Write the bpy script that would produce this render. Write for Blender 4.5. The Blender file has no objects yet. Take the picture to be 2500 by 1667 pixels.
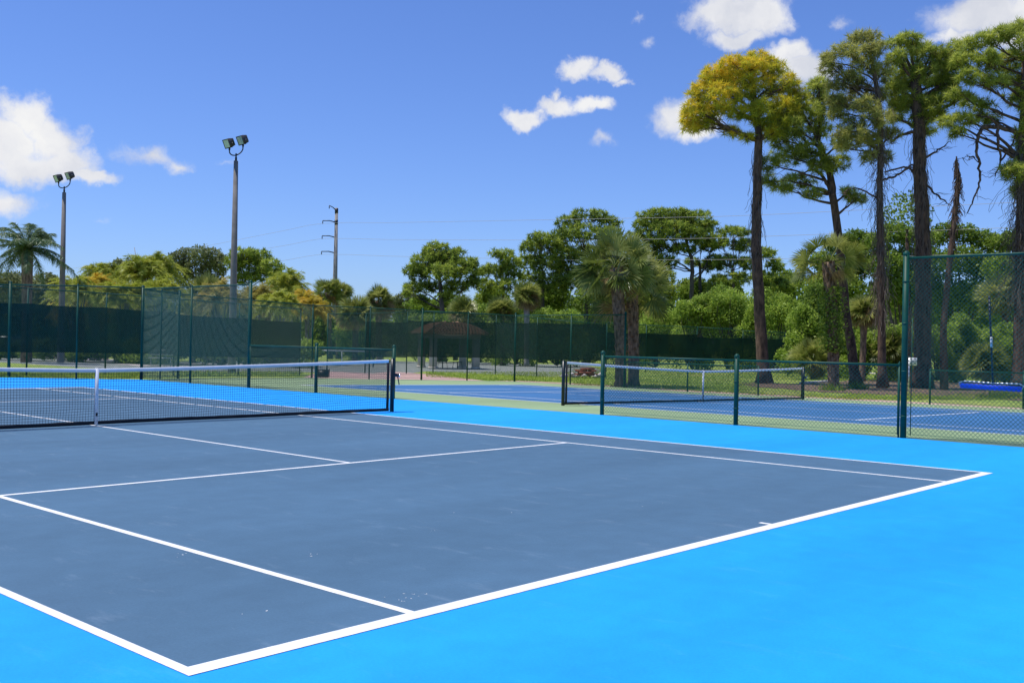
import bpy, math, numpy as np
from mathutils import Vector, Matrix
R = np.random.RandomState
rng = R(7)
A = np.array
PI = math.pi
scene = bpy.context.scene
COL = scene.collection

# ------------------------------------------------------------------ camera
CAM = A([-7.7102, -15.9132, 1.449]); YAW, PIT, ROL, F = .8368, .0019, .0199, 2496.1
fw = A([math.sin(YAW)*math.cos(PIT), math.cos(YAW)*math.cos(PIT), math.sin(PIT)])
rt = A([math.cos(YAW), -math.sin(YAW), 0.]); up = np.cross(rt, fw)
_c, _s = math.cos(ROL), math.sin(ROL); rt, up = _c*rt+_s*up, -_s*rt+_c*up
FH = A([fw[0], fw[1], 0.])/np.hypot(fw[0], fw[1]); RH = A([FH[1], -FH[0], 0.])   # horizontal depth / sideways axes
Z3 = A([0, 0, 1.])
def ray(x, y): return fw + (x-1250)/F*rt - (y-833.5)/F*up
def at(x, y, d): return CAM + d*ray(x, y)
SL = .016
def T(x):
    return 0.0 if x < 9.4 else (-SL*(x-9.4) if x < 27 else -SL*17.6)
def gp(x, y):
    """point of the terrain seen at photo coordinates"""
    d = ray(x, y)
    t = -CAM[2]/d[2]; p = CAM+t*d
    if d[2] < 0 and p[0] < 9.4: return p
    t = (-SL*(CAM[0]-9.4)-CAM[2])/(d[2]+SL*d[0]); p = CAM+t*d
    if t > 0 and p[0] <= 27: return p
    t = (-SL*17.6-CAM[2])/d[2]; return CAM+t*d
def foot(x, d, y=840):
    """ground point at photo column x and depth d"""
    p = at(x, y, d); return A([p[0], p[1], T(p[0])])
def hz(x, y, P):
    """height z of photo row y above point P"""
    r = ray(x, y); t = ((P-CAM)@fw)/(r@fw); return CAM[2]+t*r[2]

# ------------------------------------------------------------------ mesh building
class G:
    def __init__(s): s.v=[]; s.f=[]; s.n=0; s.c=[]
    def add(s, v, f, c=.5):
        v=np.asarray(v,float).reshape(-1,3); f=np.asarray(f,int)
        s.v.append(v); s.f.append(f+s.n); s.n+=len(v)
        s.c.append(np.broadcast_to(np.asarray(c,float),(len(f),)))
    def build(s, name, mat, parent=None, smooth=False, origin=None):
        me=bpy.data.meshes.new(name); V=np.concatenate(s.v)
        if parent is not None: V=V-A(parent.location)
        elif origin is not None: V=V-A(origin)
        me.vertices.add(len(V)); me.vertices.foreach_set('co',V.ravel())
        ls=np.concatenate([np.full(len(f),f.shape[1]) for f in s.f]); li=np.concatenate([f.ravel() for f in s.f])
        me.loops.add(len(li)); me.loops.foreach_set('vertex_index',li)
        me.polygons.add(len(ls)); me.polygons.foreach_set('loop_start',np.concatenate([[0],np.cumsum(ls)[:-1]]))
        me.polygons.foreach_set('loop_total',ls)
        if smooth: me.polygons.foreach_set('use_smooth',np.ones(len(ls),bool))
        a=me.attributes.new('v','FLOAT','FACE'); a.data.foreach_set('value',np.concatenate(s.c))
        me.update(calc_edges=True); me.materials.append(mat)
        o=bpy.data.objects.new(name,me); COL.objects.link(o)
        if parent is not None: o.parent=parent
        elif origin is not None: o.location=Vector(origin)
        return o
    # shapes
    def box(s, c, size, ax=None, col=.5):
        ax = np.eye(3) if ax is None else ax
        h=A(size)/2; k=A([[i,j,l] for i in(-1,1) for j in(-1,1) for l in(-1,1)])
        s.add(A(c)+(k*h)@ax,[[0,1,3,2],[4,6,7,5],[0,4,5,1],[2,3,7,6],[0,2,6,4],[1,5,7,3]],col)
    def tube(s, P, r, n=8, cap=True, col=.5, rot=0):
        P=np.asarray(P,float); m=len(P); r=np.broadcast_to(np.asarray(r,float),(m,))
        t=np.gradient(P,axis=0); t/=np.linalg.norm(t,axis=1)[:,None]+1e-12
        ref=A([0,0,1.]) if abs(t[0][2])<.9 else A([1.,0,0])
        a=np.cross(t,ref); a/=np.linalg.norm(a,axis=1)[:,None]+1e-12
        b=np.cross(t,a); th=rot+np.arange(n)*2*PI/n
        V=P[:,None]+r[:,None,None]*(np.cos(th)[None,:,None]*a[:,None]+np.sin(th)[None,:,None]*b[:,None])
        i=np.arange(m-1)[:,None]*n; j=np.arange(n)[None]; k=(j+1)%n
        q=np.stack([i+j,i+k,i+n+k,i+n+j],-1).reshape(-1,4)
        base=s.n; s.add(V,q,col)
        if cap and n>2:
            s.f.append(A([[base+x for x in range(n)][::-1]])); s.c.append(A([col if np.isscalar(col) else .5]))
            s.f.append(A([[base+(m-1)*n+x for x in range(n)]])); s.c.append(A([col if np.isscalar(col) else .5]))
    def cyl(s, a, b, r, n=10, r2=None, col=.5): s.tube([a,b],[r, r if r2 is None else r2],n,True,col)
    def lathe(s, c, prof, n=12, col=.5):
        P=A([[c[0],c[1],c[2]+z] for _,z in prof]); r=A([q for q,_ in prof])
        th=np.arange(n)*2*PI/n
        V=P[:,None]+r[:,None,None]*np.stack([np.cos(th),np.sin(th),0*th],-1)[None]
        m=len(prof); i=np.arange(m-1)[:,None]*n; j=np.arange(n)[None]; k=(j+1)%n
        s.add(V,np.stack([i+j,i+k,i+n+k,i+n+j],-1).reshape(-1,4),col)
    def poly(s, pts, z=None, col=.5):
        P=A(pts,float)
        if P.shape[1]==2: P=np.c_[P,np.full(len(P),z)]
        s.add(P,[list(range(len(P)))],col)
    def strips(s, A0, B0, W, col=.5, tip=.0):
        """many thin tapered blades from A0 to B0 with half-width vectors W"""
        n=len(A0); V=np.stack([A0-W,A0+W,B0+W*tip,B0-W*tip],1)
        i=np.arange(n)[:,None]*4
        if tip==0: s.add(V[:,:3].reshape(-1,3),(np.arange(n)[:,None]*3+A([[0,1,2]])),col)
        else: s.add(V.reshape(-1,3),i+A([[0,1,2,3]]),col)

def norm(v): v=np.asarray(v,float); return v/(np.linalg.norm(v,axis=-1,keepdims=True)+1e-12)
def rdir(r,n): return norm(r.normal(size=(n,3)))

# ------------------------------------------------------------------ materials
def mat(name): m=bpy.data.materials.new(name); m.use_nodes=True; return m, m.node_tree.nodes, m.node_tree.links, m.node_tree.nodes['Principled BSDF']
def ramp(N,L,src,stops):
    n=N.new('ShaderNodeValToRGB'); e=n.color_ramp.elements
    while len(e)>1: e.remove(e[-1])
    e[0].position=stops[0][0]; e[0].color=(*stops[0][1],1)
    for p,c in stops[1:]: k=e.new(p); k.color=(*c,1)
    L.new(src,n.inputs['Fac']); return n.outputs['Color']
def noise(N,L,scale,detail=4,rough=.55,vec=None):
    n=N.new('ShaderNodeTexNoise'); n.inputs['Scale'].default_value=scale; n.inputs['Detail'].default_value=detail; n.inputs['Roughness'].default_value=rough
    if vec is None:
        g=N.new('ShaderNodeNewGeometry'); vec=g.outputs['Position']
    L.new(vec,n.inputs['Vector']); return n.outputs['Fac']
def mixc(N,L,f,a,b,mode='MIX'):
    n=N.new('ShaderNodeMix'); n.data_type='RGBA'; n.blend_type=mode
    for sock,v in ((n.inputs[0],f),(n.inputs[6],a),(n.inputs[7],b)):
        if isinstance(v,(int,float)): sock.default_value=v
        elif isinstance(v,tuple): sock.default_value=(*v,1)
        else: L.new(v,sock)
    return n.outputs[2]
def plain(name,c,rough=.5,metal=0,nscale=0,amt=.15,bump=0,spec=.5):
    m,N,L,P=mat(name); P.inputs['Roughness'].default_value=rough; P.inputs['Metallic'].default_value=metal
    P.inputs['Specular IOR Level'].default_value=spec
    if nscale:
        f=noise(N,L,nscale); lo=tuple(x*(1-amt) for x in c); hi=tuple(min(1,x*(1+amt)) for x in c)
        L.new(ramp(N,L,f,[(.3,lo),(.7,hi)]),P.inputs['Base Color'])
        if bump:
            b=N.new('ShaderNodeBump'); b.inputs['Strength'].default_value=bump; b.inputs['Distance'].default_value=.02
            L.new(f,b.inputs['Height']); L.new(b.outputs[0],P.inputs['Normal'])
    else: P.inputs['Base Color'].default_value=(*c,1)
    return m
def court(name,c,light,scuff=.5):
    """painted acrylic sports surface: broad roller patches, fine grain, pale scuffs"""
    m,N,L,P=mat(name); P.inputs['Roughness'].default_value=.72; P.inputs['Specular IOR Level'].default_value=.25
    g=N.new('ShaderNodeNewGeometry'); mp=N.new('ShaderNodeMapping'); mp.inputs['Scale'].default_value=(.25,1.1,1); mp.inputs['Rotation'].default_value=(0,0,.3)
    L.new(g.outputs['Position'],mp.inputs['Vector'])
    big=noise(N,L,.55,5,.6,mp.outputs[0]); fine=noise(N,L,60,3,.7); mid=noise(N,L,3.5,5,.6)
    a=ramp(N,L,big,[(.28,tuple(x*.86 for x in c)),(.72,tuple(min(1,x*1.10) for x in c))])
    b=ramp(N,L,mid,[(.35,(.95,.95,.95)),(.65,(1.04,1.04,1.04))]); a=mixc(N,L,1.,a,b,'MULTIPLY')
    b=ramp(N,L,fine,[(.3,(.93,.93,.93)),(.7,(1.06,1.06,1.06))]); a=mixc(N,L,1.,a,b,'MULTIPLY')
    mp2=N.new('ShaderNodeMapping'); mp2.inputs['Scale'].default_value=(1.6,.55,1); mp2.inputs['Rotation'].default_value=(0,0,.9); L.new(g.outputs['Position'],mp2.inputs['Vector'])
    sc=noise(N,L,2.6,8,.72,mp2.outputs[0]); sc2=ramp(N,L,sc,[(.57,(0,0,0)),(.82,(scuff,)*3)])
    a=mixc(N,L,sc2,a,light); sp=noise(N,L,17,4,.8,mp2.outputs[0]); sp2=ramp(N,L,sp,[(.67,(0,0,0)),(.76,(scuff*.8,)*3)]); a=mixc(N,L,sp2,a,light); L.new(a,P.inputs['Base Color'])
    bp=N.new('ShaderNodeBump'); bp.inputs['Strength'].default_value=.25; bp.inputs['Distance'].default_value=.004; L.new(fine,bp.inputs['Height']); L.new(bp.outputs[0],P.inputs['Normal'])
    return m
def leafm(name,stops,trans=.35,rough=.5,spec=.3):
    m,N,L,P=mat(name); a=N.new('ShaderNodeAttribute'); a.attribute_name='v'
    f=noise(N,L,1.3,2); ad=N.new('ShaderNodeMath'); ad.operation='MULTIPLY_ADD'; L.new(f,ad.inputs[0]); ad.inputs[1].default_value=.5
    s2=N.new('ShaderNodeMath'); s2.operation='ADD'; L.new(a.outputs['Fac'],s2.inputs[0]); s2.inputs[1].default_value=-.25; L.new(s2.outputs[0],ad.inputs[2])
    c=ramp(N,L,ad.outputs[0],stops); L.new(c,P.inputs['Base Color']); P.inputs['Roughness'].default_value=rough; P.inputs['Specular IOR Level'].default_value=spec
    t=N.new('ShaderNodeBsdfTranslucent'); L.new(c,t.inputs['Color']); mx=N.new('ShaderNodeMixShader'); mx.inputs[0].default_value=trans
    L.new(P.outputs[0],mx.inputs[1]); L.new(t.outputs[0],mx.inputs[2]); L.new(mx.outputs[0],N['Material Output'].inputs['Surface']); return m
def screenm(name,c,opac):
    """woven windscreen fabric: a real open weave lets part of the view through"""
    m,N,L,P=mat(name); P.inputs['Roughness'].default_value=.8; P.inputs['Specular IOR Level'].default_value=.2
    f=noise(N,L,1.1,4); L.new(ramp(N,L,f,[(.3,tuple(x*.75 for x in c)),(.7,tuple(x*1.3 for x in c))]),P.inputs['Base Color'])
    t=N.new('ShaderNodeBsdfTransparent'); mx=N.new('ShaderNodeMixShader'); mx.inputs[0].default_value=opac
    L.new(t.outputs[0],mx.inputs[1]); L.new(P.outputs[0],mx.inputs[2]); L.new(mx.outputs[0],N['Material Output'].inputs['Surface']); return m
def barkm(name,a,b,scale=6):
    m,N,L,P=mat(name); g=N.new('ShaderNodeNewGeometry'); mp=N.new('ShaderNodeMapping'); mp.inputs['Scale'].default_value=(1,1,.35); L.new(g.outputs['Position'],mp.inputs['Vector'])
    f=noise(N,L,scale,7,.65,mp.outputs[0]); L.new(ramp(N,L,f,[(.35,a),(.65,b)]),P.inputs['Base Color']); P.inputs['Roughness'].default_value=.9
    bp=N.new('ShaderNodeBump'); bp.inputs['Strength'].default_value=.8; bp.inputs['Distance'].default_value=.06; L.new(f,bp.inputs['Height']); L.new(bp.outputs[0],P.inputs['Normal']); return m

M={}
M['azure']=court('azure_court_paint',(.012,.335,.90),(.10,.46,.95),.35)
M['slate']=court('slate_blue_court_paint',(.074,.152,.232),(.22,.31,.40),.5)
M['blue2']=court('medium_blue_court_paint',(.050,.160,.335),(.2,.33,.5),.4)
M['green2']=court('sage_green_court_paint',(.28,.38,.19),(.40,.48,.30),.3)
M['line']=plain('white_line_paint',(.80,.80,.785),.75,0,11,.13)
M['fence']=plain('green_vinyl_coating',(.002,.060,.036),.5,0,9,.2,0,.28)
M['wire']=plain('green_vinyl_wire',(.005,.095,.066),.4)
M['wire_sunlit']=plain('sunlit_tone_green_wire',(.04,.145,.10),.45)  # same vinyl wire, sun glint on the mesh painted in as a lighter colour
M['post_dark']=plain('dark_green_net_post',(.004,.012,.012),.35)
M['net']=plain('black_net_cord',(.006,.008,.012),.7)
M['band']=plain('white_vinyl_headband',(.78,.80,.84),.55,0,20,.05)
M['black']=plain('black_plastic',(.01,.01,.012),.45)
M['chrome']=plain('bright_metal',(.8,.8,.82),.2,1)
M['screen']=screenm('black_green_windscreen',(.004,.026,.020),.93)
M['screen_open']=screenm('green_open_windscreen',(.012,.085,.065),.55)
M['screen_thin']=screenm('faded_windscreen',(.005,.022,.017),.905)
M['concrete']=plain('weathered_concrete',(.30,.27,.24),.85,0,5,.15,.3)
M['concrete_dark']=plain('brown_grey_concrete',(.20,.175,.155),.85,0,3,.18,.3)
M['lampbody']=plain('bronze_lamp_body',(.05,.045,.04),.4,0,6,.2)
M['lens']=plain('lamp_glass',(.42,.52,.46),.12,0,4,.2)
M['clay']=plain('grey_green_clay_court',(.23,.245,.215),.95,0,1.2,.10,.2)
M['pave']=plain('pale_pavement',(.55,.49,.44),.9,0,2,.12)
M['gravel']=plain('pink_gravel',(.52,.34,.27),.95,0,7,.35,.6)
M['needle']=leafm('pine_needles',[(0,(.13,.17,.025)),(.5,(.42,.48,.075)),(1,(.78,.78,.18))],.62)
M['needle_far']=leafm('distant_pine_needles',[(0,(.06,.10,.018)),(.5,(.28,.37,.05)),(1,(.58,.64,.12))],.56)
M['needle_yellow']=leafm('yellowing_pine_needles',[(0,(.20,.27,.035)),(.40,(.56,.57,.055)),(1,(.97,.70,.05))],.55)
M['needle_dry']=leafm('olive_dry_needles',[(0,(.17,.17,.055)),(.5,(.40,.40,.10)),(1,(.62,.60,.18))],.55)
M['oak']=leafm('dull_oak_leaves',[(0,(.08,.10,.035)),(.5,(.19,.22,.08)),(1,(.34,.37,.16))],.42)
M['leaf']=leafm('broad_green_leaves',[(0,(.045,.08,.012)),(.5,(.21,.31,.04)),(1,(.44,.54,.09))],.52)
M['bright']=leafm('bright_shrub_leaves',[(0,(.09,.15,.02)),(.5,(.31,.43,.055)),(1,(.55,.66,.13))],.52)
M['fan']=leafm('fan_palm_leaves',[(0,(.05,.08,.012)),(.5,(.17,.215,.035)),(1,(.46,.46,.12))],.40,.36,.6)
M['fan_dry']=leafm('dry_palm_leaves',[(0,(.12,.08,.03)),(.5,(.27,.19,.07)),(1,(.45,.34,.15))],.3)
M['areca']=leafm('yellow_green_palm_leaves',[(0,(.14,.18,.02)),(.5,(.36,.42,.045)),(1,(.62,.60,.10))],.5,.4)
M['areca_orange']=leafm('orange_yellow_palm_leaves',[(0,(.26,.27,.035)),(.5,(.54,.47,.06)),(1,(.82,.58,.08))],.5,.4)
M['areca_rust']=leafm('olive_gold_palm_leaves',[(0,(.17,.18,.035)),(.5,(.36,.34,.07)),(1,(.58,.46,.13))],.45,.4)
M['queen']=leafm('feather_palm_leaves',[(0,(.04,.08,.03)),(.5,(.12,.19,.07)),(1,(.28,.36,.15))],.4,.4,.5)
M['bark']=barkm('pine_bark',(.022,.013,.009),(.165,.098,.064))
M['bark_far']=barkm('distant_bark',(.03,.025,.02),(.12,.10,.08),3)
M['palmbark']=barkm('palm_boots',(.055,.032,.020),(.30,.195,.125),9)
M['palmgrey']=barkm('grey_palm_trunk',(.13,.12,.11),(.30,.28,.26),5)
M['vine']=plain('dead_vines',(.16,.125,.10),.95,0,4,.3)
M['grassblade']=leafm('grass_blades',[(0,(.17,.24,.025)),(.5,(.40,.52,.06)),(1,(.62,.66,.13))],.5)
M['straw']=leafm('pine_straw',[(0,(.07,.04,.02)),(.5,(.17,.105,.06)),(1,(.32,.22,.13))],.1)
M['mulch']=plain('pine_straw_bed',(.16,.105,.065),.95,0,5,.5,.5)
M['brick']=plain('red_brick',(.30,.09,.05),.85,0,5,.3)
M['stone']=plain('white_rubble',(.62,.56,.52),.9,0,8,.2)
M['tile']=plain('terracotta_tile',(.48,.25,.15),.8,0,3,.3)
M['column']=plain('cream_stucco',(.58,.52,.43),.85,0,2,.1)
M['signface']=plain('white_sign_face',(.75,.76,.76),.5)
M['ink']=plain('dark_sign_ink',(.03,.03,.04),.6)
M['foam']=plain('blue_foam',(.012,.09,.80),.55,0,30,.1)
M['alu']=plain('dull_aluminium',(.62,.62,.62),.35,.7,8,.1)
M['navy']=plain('dark_handle_paint',(.012,.02,.04),.4)
M['cable']=plain('grey_power_cable',(.42,.40,.37),.6)
M['carpaint']=plain('dark_car_paint',(.03,.05,.06),.25,.3)
M['glass']=plain('car_glass',(.02,.025,.03),.08)
M['tyre']=plain('tyre_rubber',(.02,.02,.02),.9)
M['alloy']=plain('wheel_alloy',(.55,.55,.56),.3,.8)

# ground: patchy lawn
m,N,L,P=mat('lawn_ground'); P.inputs['Roughness'].default_value=.95
g1=noise(N,L,.35,6,.6); g2=noise(N,L,5,5,.65)
ca=ramp(N,L,g1,[(.30,(.17,.24,.03)),(.48,(.28,.38,.045)),(.60,(.38,.43,.07)),(.76,(.46,.38,.13))])
cb=ramp(N,L,g2,[(.3,(.6,.6,.6)),(.7,(1.2,1.2,1.2))]); L.new(mixc(N,L,1.,ca,cb,'MULTIPLY'),P.inputs['Base Color']); M['lawn']=m
# brick walk
m,N,L,P=mat('pink_brick_paving'); P.inputs['Roughness'].default_value=.9
g=N.new('ShaderNodeNewGeometry'); b=N.new('ShaderNodeTexBrick'); b.inputs['Scale'].default_value=5; b.inputs['Color1'].default_value=(.50,.28,.23,1); b.inputs['Color2'].default_value=(.60,.37,.31,1); b.inputs['Mortar'].default_value=(.45,.38,.34,1)
L.new(g.outputs['Position'],b.inputs['Vector']); L.new(b.outputs['Color'],P.inputs['Base Color']); M['walk']=m

# ------------------------------------------------------------------ tagging
def tag(o,label=None,cat=None,group=None,kind=None):
    if label: o['label']=label
    if cat: o['category']=cat
    if group: o['group']=group
    if kind: o['kind']=kind
    return o
def empty(name,loc,label,cat,group=None):
    o=bpy.data.objects.new(name,None); o.empty_display_size=.2; COL.objects.link(o); o.location=Vector(loc); return tag(o,label,cat,group)
def struct(o): o['kind']='structure'; return o

# ------------------------------------------------------------------ ground, courts
XB=[-300,-60,9.4,27,60,150,600]; YB=[-300,-60,0,60,150,600]
g=G(); V=[[x,y,T(x)-.03] for x in XB for y in YB]; ny=len(YB)
g.add(V,[[i*ny+j,(i+1)*ny+j,(i+1)*ny+j+1,i*ny+j+1] for i in range(len(XB)-1) for j in range(ny-1)]); struct(g.build('ground',M['lawn']))
def sheet(name,pts,m,dz=0.,structure=True):
    g=G(); g.poly([[p[0],p[1],T(p[0])+dz] for p in pts]); o=g.build(name,m)
    return struct(o)
FARL=gp(21,921); FC=gp(349,926); dirL=norm(FARL-FC); FARLL=FC+dirL*14
sheet('court_surround',[(-30,-30),(9.38,-30),(9.38,FC[1]),tuple(FC[:2]),tuple(FARLL[:2]),(-30,FARLL[1])],M['azure'])
# court one: line positions measured on the photographed court (metres)
X1,X2,X3,X4,X5=-5.37,-4.027,0.0,4.086,5.362
Y1,Y2,Y4,Y5=-11.98,-6.46,6.54,11.854
i_=.055
sheet('court_playing_surface',[(X1+i_*.5,Y1+i_),(X5-i_*.5,Y1+i_),(X5-i_*.5,Y5-i_),(X1+i_*.5,Y5-i_)],M['slate'],.0018)
g=G()
def ln(g,x0,y0,x1,y1,z=.0036):
    g.poly([[x0,y0,T(x0)+z],[x1,y0,T(x1)+z],[x1,y1,T(x1)+z],[x0,y1,T(x0)+z]])
w=.06; bw=.11
ln(g,X1,Y1,X5,Y1+bw); ln(g,X1,Y5-bw,X5,Y5)
ln(g,X1,Y1+bw,X1+w,Y5-bw); ln(g,X5-w,Y1+bw,X5,Y5-bw)
ln(g,X2,Y1+bw,X2+w,Y5-bw); ln(g,X4-w,Y1+bw,X4,Y5-bw)
ln(g,X2+w,Y2,X4-w,Y2+w); ln(g,X2+w,Y4-w,X4-w,Y4)
ln(g,X3-.025,Y2+w,X3+.025,Y4-w); ln(g,X3-.025,Y1+bw,X3+.025,Y1+bw+.1); ln(g,X3-.025,Y5-bw-.1,X3+.025,Y5-bw)
struct(g.build('court_lines',M['line']))
# paint chips and scuffs on the playing surface near the baseline
g=G(); r=R(3)
for (px,py,n,sp) in ((1012,1459,16,.10),(975,1456,5,.10),(440,1358,6,.12),(765,1355,5,.1),(1060,1297,4,.05),(1440,1392,4,.05),(2266,1173,3,.03),(600,1500,3,.2),(1600,1230,3,.2),(1150,1250,3,.3)):
    c=gp(px,py)
    for k in range(n//2+1):
        q=c+A([r.normal()*sp*.6,r.normal()*sp*.35,0]); a=r.rand()*PI; l=r.uniform(.003,.012); ww=l*r.uniform(.25,.6)
        e=A([math.cos(a),math.sin(a),0]); f2=A([-e[1],e[0],0]); g.poly([q+e*l+Z3*.0030,q+f2*ww+Z3*.0030,q-e*l+Z3*.0030,q-f2*ww+Z3*.0030])
struct(g.build('court_scuff_marks',M['line']))
# court two
gA=lambda x,y: gp(x,y)
F2pts=[gp(2498,999),gp(2270,987),gp(1850.6,965),gp(1678,956),gp(1524,946),gp(1256,931),gp(1140,929),gp(1028.6,927)]
F3pts=[gp(901,925.5),gp(761,922),gp(583,922.5),gp(434,923.5)]
def off(p,dx=.3,dy=.3): return (p[0]+dx,p[1]+dy)
FRd=norm(F2pts[0]-F2pts[1]); F2end=F2pts[0]+FRd*16
sheet('green_court_surround',[(9.40,-30),(26.4,-30),off(F2end,.12,0)]+[off(p,.12,.12) for p in F2pts]+[off(p,0,.15) for p in F3pts]+[(9.40,FC[1]+.05)],M['green2'])
XC,YC=18.0,-.2
a1,a2,a3,a4=XC-5.485,XC-4.115,XC+4.115,XC+5.485
sheet('green_court_playing_surface',[(a1,YC-11.885),(a4,YC-11.885),(a4,YC+11.885),(a1,YC+11.885)],M['blue2'],.0018)
w=.085; bw=.12
g=G(); b1,b5=YC-11.885,YC+11.885
ln(g,a1,b1,a4,b1+bw); ln(g,a1,b5-bw,a4,b5); ln(g,a1,b1+bw,a1+w,b5-bw); ln(g,a4-w,b1+bw,a4,b5-bw); ln(g,a2,b1+bw,a2+w,b5-bw); ln(g,a3-w,b1+bw,a3,b5-bw)
ln(g,a2+w,YC-6.4,a3-w,YC-6.4+w); ln(g,a2+w,YC+6.4-w,a3-w,YC+6.4); ln(g,XC-.025,YC-6.4+w,XC+.025,YC+6.4-w)
# blended pale pickleball-like extra lines seen beyond the far service line
ln(g,a2+w,YC+8.3,XC+1.0,YC+8.36,.0038)
struct(g.build('green_court_lines',M['line']))
# clay courts, pavements, paths beyond
def pxsheet(name,px,m,dz): 
    return sheet(name,[gp(x,y)[:2] for x,y in px],m,dz)
pxsheet('clay_court',[(-150,905),(430,905.5),(760,907),(985,912),(1040,905),(1210,913),(1400,921),(1480,905),(1430,891),(1200,885),(960,881),(640,880),(380,884),(190,877),(-150,870)],M['clay'],-.022)
pxsheet('pavement',[(100,869.5),(150,869.5),(210,874),(350,879),(350,885),(620,888),(620,893),(350,893.5),(210,881),(110,872.5)],M['pave'],-.016)
pxsheet('path',[(735,922),(790,904),(860,900),(1000,909),(1060,914),(1130,922),(1190,929.5),(1140,929.4),(1028,927)],M['walk'],-.014)
pts=[]; 
for x,y in ((1150,930.5),(1256,933),(1380,940),(1524,949),(1678,959),(1850,968),(2040,977),(2270,990),(2400,997),(2700,1012),(2700,1005),(2400,989),(2270,981.5),(2040,969),(1850,960.5),(1678,951),(1524,941),(1380,933.5),(1256,927.5)): pts.append(gp(x,y)[:2])
sheet('gravel_strip',pts,M['gravel'],-.018)
def blob(name,px,m,dz,seed,jit=.35):
    r=R(seed); P=[gp(x,y) for x,y in px]; out=[]
    for i in range(len(P)):
        a,b=P[i],P[(i+1)%len(P)]
        for k in range(6): q=a+(b-a)*k/6; out.append((q[0]+r.normal()*jit,q[1]+r.normal()*jit))
    return sheet(name,out,m,dz)
blob('mulch_bed',[(1790,937),(1860,930),(1960,938),(2100,925),(2240,928),(2500,936),(2700,940),(2700,983),(2500,978),(2330,966),(2140,962),(1960,952),(1850,944)],M['mulch'],-.015,5)

# ------------------------------------------------------------------ fences
def chain(g,P0,P1,h0,h1,pitch=.07,r=.0024,n=3):
    """interlaced diagonal wires between two ground points, from height h0 to h1"""
    P0=A(P0,float); P1=A(P1,float); Lh=np.linalg.norm((P1-P0)[:2]); e=(P1-P0)/Lh; H=h1-h0; nrm=norm(np.cross(e,Z3))
    for sgn in (1,-1):
        ks=np.arange(-int(H/pitch)-1,int((Lh+H)/pitch)+1)*pitch if True else 0
        for k in ks:
            # wire x = k + sgn*y  (shifted)
            x0=k if sgn>0 else k; 
            ya,yb=0.,H
            xa=x0+sgn*ya; xb=x0+sgn*yb
            lo,hi=0.,H
            if sgn>0: lo=max(lo,-x0); hi=min(hi,Lh-x0)
            else: lo=max(lo,x0-Lh); hi=min(hi,x0)
            if hi-lo<.02: continue
            o=nrm*(.0022*sgn)
            a=P0+e*(x0+sgn*lo)+Z3*(h0+lo)+o; b=P0+e*(x0+sgn*hi)+Z3*(h0+hi)+o
            g.tube([a,b],r,n,False)
def fence(name,pts,h,label,cat='fence',group=None,rp=.043,rl=.030,big=(),rail=.021,pitch=.07,wr=.0031,bottom=True,screens=(),overs=.02,mesh0=.03,caps=True,midrail=None,wm='wire',heights=None):
    """pts: ground points of posts; screens: (i0,i1,z0,z1,material) between post indexes"""
    pts=[A(p,float) for p in pts]; root=empty(name,pts[0],label,cat,group)
    hs=heights or [h]*len(pts)
    for i,p in enumerate(pts):
        r_=rp if i in big else rl; g=G(); g.cyl(p-Z3*.05,p+Z3*(hs[i]+(.06 if i in big else 0)),r_,12)
        for zz in ((.35,1.1,1.9,2.6) if h>2 else (.3,.8)):
            if i in big: g.cyl(p+Z3*zz,p+Z3*(zz+.025),r_+.004,12)
        po=g.build('post',M['fence'],root)
        if caps:
            g=G(); z=hs[i]+(.06 if i in big else 0)
            g.lathe(p+Z3*z,[(r_+.006,-.03),(r_+.007,.0),(r_*.8,.022),(r_*.35,.038),(.001,.042)],12)
            c=g.build('post_cap',M['fence'],root,smooth=True); c.parent=po; c.matrix_parent_inverse=Matrix(); 
    g=G()
    for i in range(len(pts)-1): g.cyl(pts[i]+Z3*(hs[i]-.025),pts[i+1]+Z3*(hs[i+1]-.025),rail,8)
    g.build('top_rail',M['fence'],root)
    if midrail:
        g=G()
        for i in range(len(pts)-1): g.cyl(pts[i]+Z3*midrail,pts[i+1]+Z3*midrail,.018,8)
        g.build('middle_rail',M['fence'],root)
    g=G()
    for i in range(len(pts)-1): chain(g,pts[i],pts[i+1],mesh0,hs[i]+overs-.03,pitch,wr)
    if bottom:
        for i in range(len(pts)-1): g.cyl(pts[i]+Z3*.07,pts[i+1]+Z3*.07,.0035,5)
    g.build('chain_link',M[wm],root)
    for (i0,i1,z0,z1,mm) in screens:
        g=G(); r=R(i0*7+i1+len(pts))
        for i in range(i0,i1):
            n=10; P=[pts[i]+(pts[i+1]-pts[i])*k/n for k in range(n+1)]; e=norm(pts[i+1]-pts[i]); nr=norm(np.cross(e,Z3))
            for k in range(n):
                o0=nr*(.035+.015*math.sin(k*1.3+i)); o1=nr*(.035+.015*math.sin((k+1)*1.3+i))
                s0,s1=(.03*math.sin(k*PI/n),.03*math.sin((k+1)*PI/n))
                g.add([P[k]+o0+Z3*(z0+.5*s0),P[k+1]+o1+Z3*(z0+.5*s1),P[k+1]+o1+Z3*(z1-s1),P[k]+o0+Z3*(z1-s0)],[[0,1,2,3]])
        g.build('windscreen',M[mm],root)
    return root
XF=9.40
def onf(px,y=1000):   # point of the dividing fence line (x = XF) seen at photo column px
    d=ray(px,y); t=(XF-CAM[0])/d[0]; p=CAM+t*d; return A([XF,p[1],0.])
pb=onf(2204.6,1068); pr=[pb]+[pb+A([0,-3.0*k,0]) for k in (1,2,3)]
fence('tall_fence',pr,3.03,'near tall green chain link fence starting at the thick post, blue roller hung on it',big=(0,),rp=.05,wr=.0038)
l0=onf(2193,1067); l1=onf(1796,1040); l2=onf(1469.4,1015.6)
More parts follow.
